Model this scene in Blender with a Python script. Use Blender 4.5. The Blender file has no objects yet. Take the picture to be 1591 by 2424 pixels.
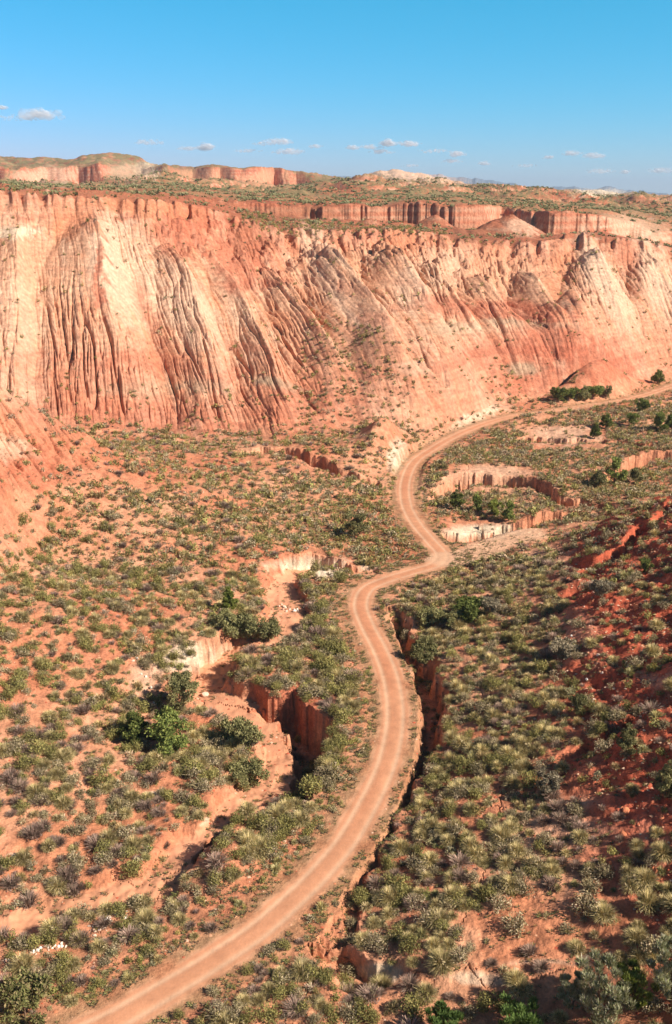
import bpy, math, random
import numpy as np
from mathutils import Vector
rng = np.random.default_rng(7)
random.seed(7)
F = np.float32
scn = bpy.context.scene
COL = scn.collection

# ------------------------------------------------------------------ camera, sky, sun, exposure
CAMZ, PITCH, FPX, CX, CY = 50.0, math.radians(17.52), 2314.0, 781.0, 1190.0   # photo measured at 1562 x 2380
cam = bpy.data.cameras.new('camera'); camo = bpy.data.objects.new('camera', cam); COL.objects.link(camo)
camo.location = (0, 0, CAMZ); camo.rotation_euler = (math.radians(90) - PITCH, 0, 0)
cam.sensor_fit = 'VERTICAL'; cam.sensor_height = 36.0; cam.lens = FPX / 2380.0 * 36.0
cam.clip_start = 0.5; cam.clip_end = 40000
scn.camera = camo
SUN_AZ, SUN_EL = math.radians(113), math.radians(37)      # azimuth clockwise from the view direction (+Y)
w = bpy.data.worlds.new('World'); scn.world = w; w.use_nodes = True
wn = w.node_tree; bg = wn.nodes['Background']
sky = wn.nodes.new('ShaderNodeTexSky'); sky.sky_type = 'NISHITA'; sky.sun_disc = False
sky.sun_elevation = SUN_EL; sky.sun_rotation = SUN_AZ
sky.altitude = 900; sky.air_density = 1.0; sky.dust_density = 0.25; sky.ozone_density = 2.2
SKYK = 0.10                                          # sky strength; the curves below deepen the blue towards the zenith
sep = wn.nodes.new('ShaderNodeSeparateColor'); cmb = wn.nodes.new('ShaderNodeCombineColor'); wn.links.new(sky.outputs[0], sep.inputs[0])
for i, (k, e) in enumerate(((1.5, 2.35), (.95, .7), (1.54, 1.0))):
    p0 = wn.nodes.new('ShaderNodeMath'); p0.operation = 'POWER'; p0.inputs[1].default_value = e; wn.links.new(sep.outputs[i], p0.inputs[0])
    p1 = wn.nodes.new('ShaderNodeMath'); p1.operation = 'MULTIPLY'; p1.inputs[1].default_value = k * SKYK ** (e - 1) / 1.366; wn.links.new(p0.outputs[0], p1.inputs[0])
    wn.links.new(p1.outputs[0], cmb.inputs[i])
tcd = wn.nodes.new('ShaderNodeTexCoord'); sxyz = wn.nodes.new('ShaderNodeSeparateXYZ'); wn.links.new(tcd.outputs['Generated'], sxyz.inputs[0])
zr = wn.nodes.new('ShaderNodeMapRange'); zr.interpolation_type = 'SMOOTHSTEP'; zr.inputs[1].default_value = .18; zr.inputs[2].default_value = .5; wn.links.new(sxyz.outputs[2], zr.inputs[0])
dk = wn.nodes.new('ShaderNodeVectorMath'); dk.operation = 'SCALE'; dk.inputs['Scale'].default_value = .45; wn.links.new(sky.outputs[0], dk.inputs[0])      # overhead sky, out of view, dimmed to deepen the shadows
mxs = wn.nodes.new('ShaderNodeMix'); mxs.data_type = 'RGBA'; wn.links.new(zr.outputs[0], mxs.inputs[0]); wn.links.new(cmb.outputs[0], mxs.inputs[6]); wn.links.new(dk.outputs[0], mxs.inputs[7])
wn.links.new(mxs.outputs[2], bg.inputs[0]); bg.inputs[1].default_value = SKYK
sl = bpy.data.lights.new('sun', 'SUN'); so = bpy.data.objects.new('sun', sl); COL.objects.link(so)
sl.energy = 5.0; sl.angle = math.radians(0.5); sl.color = (1.0, 0.93, 0.83)
sd = Vector((math.sin(SUN_AZ) * math.cos(SUN_EL), math.cos(SUN_AZ) * math.cos(SUN_EL), math.sin(SUN_EL)))
so.rotation_euler = sd.to_track_quat('Z', 'Y').to_euler(); so.location = (60, -20, 120)
vs = scn.view_settings; vs.view_transform = 'Standard'; vs.look = 'None'; vs.exposure = 0.45; vs.gamma = 1.0
scn.cycles.max_bounces = 5; scn.cycles.diffuse_bounces = 1; scn.cycles.transparent_max_bounces = 64

# ------------------------------------------------------------------ helpers
cp, sp = math.cos(PITCH), math.sin(PITCH)
def ray(px, py):
    dx = (px - CX) / FPX; dy = (py - CY) / FPX
    return dx, cp - dy * sp, -sp - dy * cp
def at_z(px, py, z):
    a, b, c = ray(px, py); t = (z - CAMZ) / c
    return a * t, b * t
def at_d(px, py, d):
    a, b, c = ray(px, py); t = d / math.hypot(a, b)
    return a * t, b * t, CAMZ + c * t
def project(X, Y, Z):
    z0 = Z - CAMZ
    dep = Y * cp - z0 * sp; up = Y * sp + z0 * cp
    dep = np.maximum(dep, 0.1)
    return CX + FPX * X / dep, CY - FPX * up / dep
def sm(a, b, x):
    t = np.clip((x - a) / (b - a), 0, 1); return t * t * (3 - 2 * t)
GA = np.stack([np.cos(np.linspace(0, 2 * np.pi, 64, endpoint=False)), np.sin(np.linspace(0, 2 * np.pi, 64, endpoint=False))], 1).astype(F)
PERM = np.random.default_rng(3).permutation(4096).astype(np.int64)
def noise(x, y, seed=0):
    x = np.asarray(x, F); y = np.asarray(y, F)
    xi = np.floor(x).astype(np.int64); yi = np.floor(y).astype(np.int64)
    xf = (x - xi).astype(F); yf = (y - yi).astype(F)
    u = xf * xf * xf * (xf * (xf * 6 - 15) + 10); v = yf * yf * yf * (yf * (yf * 6 - 15) + 10)
    def g(i, j, fx, fy):
        h = PERM[(PERM[(xi + i + seed * 57) & 4095] + yi + j + seed * 131) & 4095] & 63
        return GA[h, 0] * fx + GA[h, 1] * fy
    a = g(0, 0, xf, yf); b = g(1, 0, xf - 1, yf); c = g(0, 1, xf, yf - 1); d = g(1, 1, xf - 1, yf - 1)
    return (a + (b - a) * u) * (1 - v) + (c + (d - c) * u) * v
def fbm(x, y, o=4, seed=0):
    s = 0; a = 1.0
    for k in range(o):
        s = s + a * noise(x * 2 ** k, y * 2 ** k, seed + k * 7); a *= 0.5
    return s
def ridge(x, y, o=4, seed=0):                 # sharp gullies, rounded ribs; about -0.5..1
    s = 0; a = 1.0
    for k in range(o):
        s = s + a * (np.abs(noise(x * 2 ** k, y * 2 ** k, seed + k * 7)) * 2.6 - 0.5); a *= 0.5
    return s
def slot(x, y, w=.1, o=2, seed=0):            # broad ribs parted by narrow gullies; about -1..0
    s = 0; a = 1.0
    for k in range(o):
        s = s - a * np.exp(-np.abs(noise(x * 2 ** k, y * 2 ** k, seed + k * 7)) / w); a *= 0.5
    return s
def lin(c):
    c = np.asarray(c, float) / 255.0
    return np.where(c <= 0.04045, c / 12.92, ((c + 0.055) / 1.055) ** 2.4).astype(F)

# ------------------------------------------------------------------ the far ground: stations along each line of sight from the drone's spot
AZG = np.linspace(-60, 60, 2401)
def station(pts, smooth=6):
    az, d, z = [], [], []
    for px, py, dd in pts:
        x, y, zz = at_d(px, py, dd); az.append(math.degrees(math.atan2(x, y))); d.append(dd); z.append(zz)
    D = np.interp(AZG, az, d); Z = np.interp(AZG, az, z)
    k = np.exp(-0.5 * (np.arange(-3 * smooth, 3 * smooth + 1) / smooth) ** 2); k /= k.sum()
    pad = lambda a: np.convolve(np.pad(a, 3 * smooth, 'edge'), k, 'valid')
    return pad(D), pad(Z)
S_BASE = [(-500, 990, 195), (0, 985, 198), (100, 990, 200), (300, 1005, 202), (450, 1015, 200), (600, 1025, 196), (700, 1010, 200), (800, 1000, 205), (900, 1010, 206),
          (1000, 1010, 213), (1060, 985, 224), (1120, 960, 238), (1200, 938, 251), (1300, 925, 262), (1400, 908, 275), (1500, 884, 292), (1562, 864, 308), (1900, 800, 340)]
S_RIM = [(-500, 440, 274), (0, 442, 276), (200, 455, 280), (390, 464, 286), (480, 482, 292), (560, 505, 297), (640, 527, 304), (715, 532, 308), (800, 534, 310), (870, 530, 314),
         (960, 532, 318), (1050, 548, 321), (1150, 563, 324), (1250, 562, 330), (1330, 550, 339), (1400, 547, 346), (1500, 558, 354), (1562, 578, 360), (1900, 610, 374)]
S_BENCH = [(-500, 437, 352), (0, 438, 352), (390, 460, 357), (480, 470, 367), (560, 487, 377), (640, 500, 380), (740, 508, 384), (860, 516, 388), (960, 522, 392), (1040, 530, 394), (1100, 528, 400),
           (1180, 520, 414), (1230, 540, 402), (1270, 543, 398), (1330, 545, 398), (1385, 543, 400), (1420, 550, 406), (1500, 562, 422), (1562, 575, 442), (1900, 610, 472)]
S_TOP = [(-500, 434, 367), (0, 435, 367), (390, 455, 370), (480, 462, 374), (560, 473, 384), (640, 474, 386), (740, 476, 389), (860, 479, 393), (960, 470, 398), (1050, 475, 402), (1100, 478, 408),
         (1180, 482, 424), (1240, 486, 410), (1290, 490, 405), (1385, 498, 406), (1430, 505, 414), (1500, 530, 442), (1562, 542, 462), (1900, 570, 492)]
S_GREEN = [(-500, 425, 520), (0, 426, 520), (200, 436, 520), (400, 440, 520), (560, 448, 540), (740, 462, 540), (880, 462, 540), (1000, 462, 540), (1150, 466, 540), (1300, 478, 540), (1400, 486, 540), (1562, 500, 560), (1900, 510, 600)]
S_HILL = [(-500, 424, 700), (0, 424, 700), (130, 428, 700), (260, 425, 700), (330, 405, 700), (400, 408, 700), (480, 418, 700), (560, 430, 720), (700, 440, 720), (740, 428, 720), (790, 417, 720), (870, 414, 720), (980, 416, 720), (1060, 425, 720),
          (1110, 433, 720), (1180, 436, 740), (1230, 437, 760), (1300, 444, 760), (1420, 458, 760), (1480, 458, 780), (1562, 463, 800), (1900, 470, 800)]
S_DIP = [(-500, 436, 880), (0, 436, 880), (300, 438, 880), (560, 438, 900), (800, 436, 940), (1562, 476, 960), (1900, 480, 960)]
S_MB = [(-500, 420, 990), (0, 419, 990), (130, 430, 990), (240, 436, 980), (300, 420, 990), (380, 412, 1000), (450, 415, 1000), (520, 430, 1000), (600, 430, 1000), (680, 430, 1000), (780, 418, 1020), (900, 430, 1050), (1562, 470, 1050), (1900, 470, 1050)]
S_MT = [(-500, 385, 1010), (0, 386, 1010), (30, 396, 1008), (50, 389, 1008), (120, 386, 1010), (235, 385, 1008), (250, 388, 1040), (300, 385, 1100), (380, 386, 1040), (430, 390, 1030), (500, 387, 1020), (560, 392, 1020), (580, 388, 1015), (640, 392, 1020),
        (700, 398, 1030), (760, 412, 1040), (800, 417, 1050), (840, 420, 1060), (900, 426, 1080), (1100, 440, 1100), (1562, 468, 1100), (1900, 470, 1100)]
S_CR = [(-500, 362, 1250), (0, 363, 1250), (90, 366, 1250), (165, 371, 1230), (190, 361, 1200), (230, 357, 1200), (290, 360, 1200), (330, 367, 1200), (350, 378, 1180), (375, 382, 1180), (430, 388, 1180), (480, 383, 1150), (520, 385, 1150),
        (560, 391, 1130), (590, 388, 1100), (650, 391, 1100), (690, 399, 1100), (760, 413, 1120), (800, 417, 1150), (840, 418, 1200), (900, 420, 1200), (1000, 424, 1200), (1110, 431, 1200), (1140, 427, 1200), (1160, 426, 1200), (1190, 431, 1200),
        (1220, 436, 1200), (1280, 438, 1200), (1340, 447, 1200), (1420, 456, 1200), (1480, 453, 1200), (1530, 452, 1200), (1562, 457, 1200), (1900, 460, 1200)]
S_DIP2 = [(-500, 400, 1600), (0, 400, 1600), (600, 430, 1600), (1100, 440, 1600), (1562, 465, 1600), (1900, 470, 1600)]
S_PALE = [(-500, 410, 2100), (0, 410, 2100), (780, 424, 2100), (850, 408, 2100), (870, 399, 2100), (900, 394, 2100), (935, 395, 2100), (950, 401, 2100), (1000, 409, 2100), (1060, 420, 2100), (1110, 431, 2100), (1180, 434, 2100), (1250, 441, 2100),
          (1330, 440, 2100), (1345, 441, 2100), (1400, 443, 2100), (1440, 450, 2100), (1470, 446, 2100), (1480, 450, 2100), (1562, 456, 2100), (1900, 458, 2100)]
S_FAR = [(-500, 450, 3200), (1900, 462, 3200)]
S_MTN = [(-500, 430, 9000), (500, 425, 9000), (600, 418, 9000), (680, 414, 9000), (760, 412, 9000), (800, 409, 9000), (860, 416, 9000), (960, 408, 9000), (1010, 404, 9000), (1060, 412, 9000), (1120, 416, 9000), (1200, 430, 9000), (1260, 437, 9000), (1300, 433, 9000), (1360, 438, 9000), (1420, 436, 9000), (1500, 446, 9000), (1562, 450, 9000), (1900, 448, 9000)]
S_END = [(-500, 456, 14000), (1900, 456, 14000)]
ST = [station(p, s) for p, s in ((S_BASE, 12), (S_RIM, 5), (S_BENCH, 4), (S_TOP, 3), (S_GREEN, 10), (S_HILL, 6), (S_DIP, 10), (S_MB, 4), (S_MT, 2), (S_CR, 3), (S_DIP2, 10), (S_PALE, 2), (S_FAR, 10), (S_MTN, 5), (S_END, 10))]

# ------------------------------------------------------------------ the valley: raster fields for road, washes and broad relief
RX0, RY0, RS = -170.0, -20.0, 0.25
RNX, RNY = 1400, 1480
gx = (RX0 + np.arange(RNX) * RS).astype(F); gy = (RY0 + np.arange(RNY) * RS).astype(F)
def catmull(P, n=8):
    P = np.asarray(P, float); Q = np.vstack([2 * P[0] - P[1], P, 2 * P[-1] - P[-2]]); out = []
    for i in range(1, len(Q) - 2):
        for k in range(n):
            t = k / n
            out.append(0.5 * (2 * Q[i] + (Q[i + 1] - Q[i - 1]) * t + (2 * Q[i - 1] - 5 * Q[i] + 4 * Q[i + 1] - Q[i + 2]) * t * t + (3 * Q[i] - Q[i - 1] - 3 * Q[i + 1] + Q[i + 2]) * t ** 3))
    out.append(Q[-2]); return np.array(out)
def line_field(P, reach=14.0):
    """signed distance (left of the line positive) and interpolated extra attributes round a polyline"""
    P = catmull(P); na = P.shape[1] - 2
    D = np.full((RNY, RNX), 99.0, F); A = [np.full((RNY, RNX), P[0, 2 + k], F) for k in range(na)]
    for i in range(len(P) - 1):
        a, b = P[i], P[i + 1]
        x0 = max(0, int((min(a[0], b[0]) - reach - RX0) / RS)); x1 = min(RNX, int((max(a[0], b[0]) + reach - RX0) / RS) + 1)
        y0 = max(0, int((min(a[1], b[1]) - reach - RY0) / RS)); y1 = min(RNY, int((max(a[1], b[1]) + reach - RY0) / RS) + 1)
        if x1 <= x0 or y1 <= y0: continue
        X = gx[None, x0:x1]; Y = gy[y0:y1, None]
        ex, ey = b[0] - a[0], b[1] - a[1]; L = ex * ex + ey * ey + 1e-9
        t = np.clip(((X - a[0]) * ex + (Y - a[1]) * ey) / L, 0, 1)
        qx = X - a[0] - t * ex; qy = Y - a[1] - t * ey
        d = np.sqrt(qx * qx + qy * qy); s = np.where(ex * (Y - a[1]) - ey * (X - a[0]) >= 0, 1, -1)
        cur = D[y0:y1, x0:x1]; m = d < np.abs(cur)
        D[y0:y1, x0:x1] = np.where(m, d * s, cur)
        for k in range(na):
            c = A[k][y0:y1, x0:x1]; A[k][y0:y1, x0:x1] = np.where(m, a[2 + k] + t * (b[2 + k] - a[2 + k]), c)
    return [D] + A
def bil(R, X, Y):
    u = np.clip((X - RX0) / RS, 0, RNX - 1.001); v = np.clip((Y - RY0) / RS, 0, RNY - 1.001)
    i = u.astype(np.int32); j = v.astype(np.int32); fu = (u - i).astype(F); fv = (v - j).astype(F)
    return (R[j, i] * (1 - fu) + R[j, i + 1] * fu) * (1 - fv) + (R[j + 1, i] * (1 - fu) + R[j + 1, i + 1] * fu) * fv
ROAD_PX = [(60, 2480), (150, 2425), (262, 2372), (400, 2292), (520, 2217), (600, 2162), (680, 2092), (750, 2022), (808, 1950), (855, 1870), (893, 1790), (914, 1710), (918, 1640), (906, 1570), (883, 1510), (852, 1450), (838, 1405),
           (855, 1367), (905, 1345), (960, 1328), (1012, 1312), (1028, 1290), (1002, 1258), (966, 1215), (944, 1170), (942, 1120), (962, 1075), (1002, 1045), (1060, 1012), (1120, 987), (1190, 968), (1270, 957), (1350, 945), (1440, 932), (1500, 918), (1562, 897), (1640, 870)]
ROAD = line_field([at_z(px, py, 0) + (0.0,) for px, py in ROAD_PX], 9)[0]
SIDE = line_field([at_z(px, py, 0) + (0.0,) for px, py in ((1035, 1300), (1075, 1298), (1120, 1280), (1160, 1258), (1230, 1236))], 8)[0]
# each channel: (px, py, half width, depth, softness of the bank left of travel, softness right of travel); pixels lie on the bed
def chan(pts, warp=1.0):
    return line_field([at_z(p[0], p[1], -p[3]) + tuple(p[2:6]) for p in pts], 16) + [warp]
CH = [
 chan([(880, 1338, 1, .3, 1, .5), (800, 1332, 1.0, 1.0, 2, .4), (730, 1330, 1.2, 1.7, 2, .4), (678, 1350, 1.5, 1.2, 1.5, .8), (660, 1395, 1.9, .9, 1.2, 2.5), (672, 1445, 2.0, .9, 1.1, 2.5), (655, 1490, 2.0, 1.0, 1.2, 2.5), (590, 1522, 1.9, 1.1, 2, 1.5), (535, 1552, 1.9, 1.9, 2, .7), (490, 1592, 1.6, 1.8, 2, .6),
       (510, 1635, 1.7, 1.4, 1.5, 3), (575, 1665, 1.7, 1.5, 1.2, 3), (635, 1708, 1.6, 1.8, 1.0, 3), (652, 1760, 1.6, 1.8, 1.0, 3), (632, 1822, 1.6, 1.6, 1.0, 3), (572, 1872, 1.6, 1.2, 1.0, 3), (517, 1922, 1.1, 1.0, 1.0, 2), (457, 1965, 1.0, .9, 1, 1.5), (424, 2005, 1.0, .9, 1, 1.5), (397, 2052, 1.0, .8, 1, 1.5),
       (270, 2082, 1.1, .6, 1, 1.5), (130, 2122, .9, .6, 1.0, 2), (0, 2162, .8, .5, 1, 2), (-150, 2210, 1, .5, 1, 1)]),
 chan([(600, 1665, .4, 1.8, .5, .8), (655, 1715, .9, 3.8, .5, 1.2), (712, 1765, 1.3, 4.8, .45, 1.5), (730, 1810, 1.1, 4.2, .5, 1.5), (705, 1850, .8, 2.8, .6, 1.5), (680, 1875, .5, 1.4, .6, 1.5)]),
 chan([(905, 1425, .3, .6, .6, .6), (925, 1470, .6, 2, .6, .6), (948, 1530, .7, 2.1, .8, .8), (972, 1590, .8, 2.4, .8, .8), (993, 1650, .9, 2.6, .8, .8), (1000, 1710, .9, 2.6, .8, .8), (987, 1775, .8, 2.4, .8, .8), (955, 1840, .7, 2.2, .6, .7), (917, 1900, .5, 1.5, .6, .7), (885, 1960, .4, 1.1, .6, .7),
       (858, 2020, .4, .9, .6, .7), (838, 2080, .3, .8, .6, .8), (815, 2140, .3, .7, .6, .8), (785, 2200, .5, 1.0, .6, .8)]),
 chan([(990, 1262, .6, .3, .5, 4), (1040, 1266, 1, 1.6, .4, 4), (1090, 1264, 1.2, 2.4, .3, 4), (1150, 1256, 1.2, 2.6, .3, 5), (1205, 1243, 1.2, 2.4, .3, 4), (1250, 1228, 1, 2, .4, 3), (1310, 1225, .9, 2.6, .5, 1.2), (1390, 1228, .8, 2.2, .6, 1.2), (1450, 1230, .5, .5, .6, 1)]),
 chan([(1010, 1165, .5, .6, .5, 4), (1050, 1152, 1, 2.6, .4, 4), (1090, 1148, 1.2, 3.2, .35, 4), (1150, 1146, 1.2, 3.2, .35, 5), (1210, 1145, 1.2, 3, .4, 5), (1250, 1150, .9, 2.4, .4, 3), (1310, 1188, .9, 2.4, .5, 1.5), (1385, 1196, .8, 2.2, .6, 1.2), (1430, 1190, .5, .5, .6, 1)]),
 chan([(1215, 1030, .6, .6, .5, 4), (1255, 1042, 1, 2.6, .4, 4), (1300, 1048, 1.2, 3, .4, 4), (1380, 1046, 1.2, 2.6, .4, 5), (1450, 1046, 1, 2, .4, 5), (1540, 1050, 1, 1, .4, 3)]),
 chan([(1400, 1128, .6, 1, .5, 2), (1450, 1122, 1, 3.5, .5, 1.5), (1500, 1116, 1.4, 5, .5, 1.5), (1562, 1112, 1.6, 5, .5, 1.5), (1700, 1105, 1.6, 5, .5, 1.5)]),
 chan([(545, 1106, .6, .3, .5, 3), (600, 1112, .8, 1.2, .4, 3), (660, 1118, .8, 2.2, .4, 2), (730, 1132, .8, 2.2, .4, 2), (800, 1140, .8, 1.4, .5, 2), (850, 1152, .8, 1.8, .5, 2), (905, 1150, .8, 1.6, .5, 2)]),
 chan([(755, 2240, .5, 1.2, .5, 1), (800, 2275, .7, 1.8, .5, 1.5), (860, 2290, .5, 1.3, .5, 1.5), (930, 2280, .3, .6, .6, 1.5)]),
 chan([(1562, 1800, .3, .6, 2, 1.4), (1480, 1835, .3, 1.2, 2.4, 1.2), (1400, 1850, .3, 1.0, 2.4, 1.2), (1320, 1870, .3, .6, 2, 1)]),
 chan([(1562, 1330, .3, .6, 2, 1.4), (1480, 1390, .3, 1.2, 2.4, 1.2), (1400, 1430, .3, 1.0, 2.4, 1.2), (1290, 1400, .3, .5, 2, 1.2)]),
 chan([(440, 2010, .3, 1, .6, .6), (475, 2015, .7, 2.6, .5, .8), (500, 1998, .7, 2.6, .5, .8), (520, 1975, .4, 1.5, .5, .8)]),
]
# broad relief: thin-plate spline through measured points
CP = [(0, 2380, 0), (300, 2380, 0), (600, 2380, -.5), (800, 2380, -1), (600, 2200, 0), (-200, 2300, 0), (150, 2250, 0), (0, 2080, 0), (-200, 2000, 1), (250, 2000, 0), (350, 1900, 0), (150, 1800, 1.5), (-150, 1700, 4), (0, 1600, 4), (300, 1650, .5),
      (0, 1400, 7), (250, 1400, 5), (450, 1400, 2.5), (-200, 1300, 11), (0, 1200, 11), (300, 1200, 7), (600, 1250, 3), (550, 1420, 1.5), (150, 1070, 13), (0, 1000, 18), (450, 1130, 6), (0, 905, 23.5), (-150, 860, 30), (150, 985, 15.5), (150, 995, 14.5), (290, 1055, 9),
      (700, 1250, 1), (620, 1150, 3), (800, 1150, 1.5), (860, 1240, .5), (700, 1050, 4), (500, 1060, 5), (740, 1400, .3), (730, 1580, .6), (760, 1700, .2), (700, 1900, 0), (600, 2050, 0.2), (1000, 1150, 0), (1200, 1100, 0), (1400, 1080, 0), (1562, 1050, 0), (1200, 1000, 0), (1450, 1000, -.5),
      (1000, 1400, .6), (1020, 1600, .9), (1040, 1750, .9), (960, 1950, .5), (900, 2100, .3), (1200, 1330, 1.4), (1250, 1290, 2), (1400, 1222, 5.4), (1562, 1150, 10), (1150, 1500, 1.5), (1300, 1500, 3.5), (1400, 1350, 6.5), (1562, 1300, 9.8), (1450, 1500, 7), (1562, 1500, 8.6), (1750, 1400, 12.5), (1750, 1800, 9.5), (2000, 1500, 16), (2000, 2000, 11),
      (1300, 1700, 3.2), (1450, 1700, 5.6), (1562, 1700, 7.8), (1200, 1800, 2.2), (1400, 1900, 3.8), (1562, 1950, 5.6), (1150, 2000, 1.6), (1300, 2100, 2.2), (1000, 2250, .8), (1250, 2300, .6), (1450, 2250, 2.5), (1562, 2200, 3.8), (1750, 2250, 6), (2000, 2350, 9), (1562, 2380, 3), (1300, 2380, 0), (1000, 2380, -1)]
pts = [at_z(px, py, z) + (z,) for px, py, z in CP]
for a, r, z in ((4, 145, 0), (10, 140, 0), (14, 148, .8), (17, 158, 1.6), (18.6, 164, 1.6), (22, 160, 6), (14, 165, 0), (18, 176, 0), (22, 185, 0), (-22, 175, 12), (-14, 190, 6), (-19, 188, 7), (-5, 30, 0), (10, 25, 0), (30, 40, 6), (45, 50, 8), (-30, 40, 1), (-40, 110, 14), (35, 120, 16), (50, 120, 16), (0, 5, 3)):
    pts.append((r * math.sin(math.radians(a)), r * math.cos(math.radians(a)), z))
for px, py, d in S_BASE[1:-1:2]:
    pts.append(at_d(px, py, d))
pts = np.array(pts, float)
def tps(P, xs, ys):
    def U(r2): return 0.5 * r2 * np.log(r2 + 1e-9)
    n = len(P); K = U((P[:, None, 0] - P[None, :, 0]) ** 2 + (P[:, None, 1] - P[None, :, 1]) ** 2) + np.eye(n) * 15
    Q = np.hstack([np.ones((n, 1)), P[:, :2]]); A = np.zeros((n + 3, n + 3)); A[:n, :n] = K; A[:n, n:] = Q; A[n:, :n] = Q.T
    c = np.linalg.solve(A, np.concatenate([P[:, 2], np.zeros(3)])); X, Y = np.meshgrid(xs, ys); Z = c[n] + c[n + 1] * X + c[n + 2] * Y
    for i in range(n): Z += c[i] * U((X - P[i, 0]) ** 2 + (Y - P[i, 1]) ** 2)
    return Z
cs = 12
TX = gx[::cs]; TY = gy[::cs]
TZ = tps(pts, TX.astype(float), TY.astype(float)).astype(F)
def broad(X, Y):
    u = np.clip((X - RX0) / (RS * cs), 0, TZ.shape[1] - 1.001); v = np.clip((Y - RY0) / (RS * cs), 0, TZ.shape[0] - 1.001)
    i = u.astype(np.int32); j = v.astype(np.int32); fu = u - i; fv = v - j
    fu = fu * fu * (3 - 2 * fu) * .3 + fu * .7; fv = fv * fv * (3 - 2 * fv) * .3 + fv * .7
    return (TZ[j, i] * (1 - fu) + TZ[j, i + 1] * fu) * (1 - fv) + (TZ[j + 1, i] * (1 - fu) + TZ[j + 1, i + 1] * fu) * fv
BUMPS = []
for px, py, z0, h, rx, ry in ((912, 1050, 1, 6.5, 5.5, 9), (1120, 962, 1, 3.5, 17, 6), (1210, 830, 9, 5, 16, 10), (870, 850, 12, 5, 22, 22), (1360, 800, 12, 9, 11, 24), (560, 2010, 0, 1.6, 3, 2.5)):
    x, y = at_z(px, py, z0); BUMPS.append((x, y, h, rx, ry))
CONES = []
for px, py, d, h, r in ((1190, 520, 376, 6, 13), (1012, 503, 376, 5, 8), (860, 522, 345, 3, 5), (1335, 544, 345, 3, 5)):
    x, y, z = at_d(px, py, d); CONES.append((x, y, h, r))
# spurs of the great slope: top azimuth px, bottom px, height m, half width px, side steepness
SPURS = [(240, 290, 6.5, 120, .97), (75, 30, 4, 80, .9), (400, 560, 4, 70, .85), (500, 710, 4, 55, .8), (612, 860, 4, 50, .82), (715, 1000, 6.5, 80, .99), (865, 1130, 6.5, 90, .98), (965, 1210, 4.5, 70, .9), (1080, 1280, 5, 70, .85), (1345, 1500, 6.5, 85, .99), (1478, 1640, 5.5, 75, .97),
         (1290, 1400, 6, 70, .56), (1600, 1750, 5, 75, .97), (-60, -90, 5, 90, .95), (1200, 1350, 5, 60, .85), (790, 1060, 3.5, 50, .55)]

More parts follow.
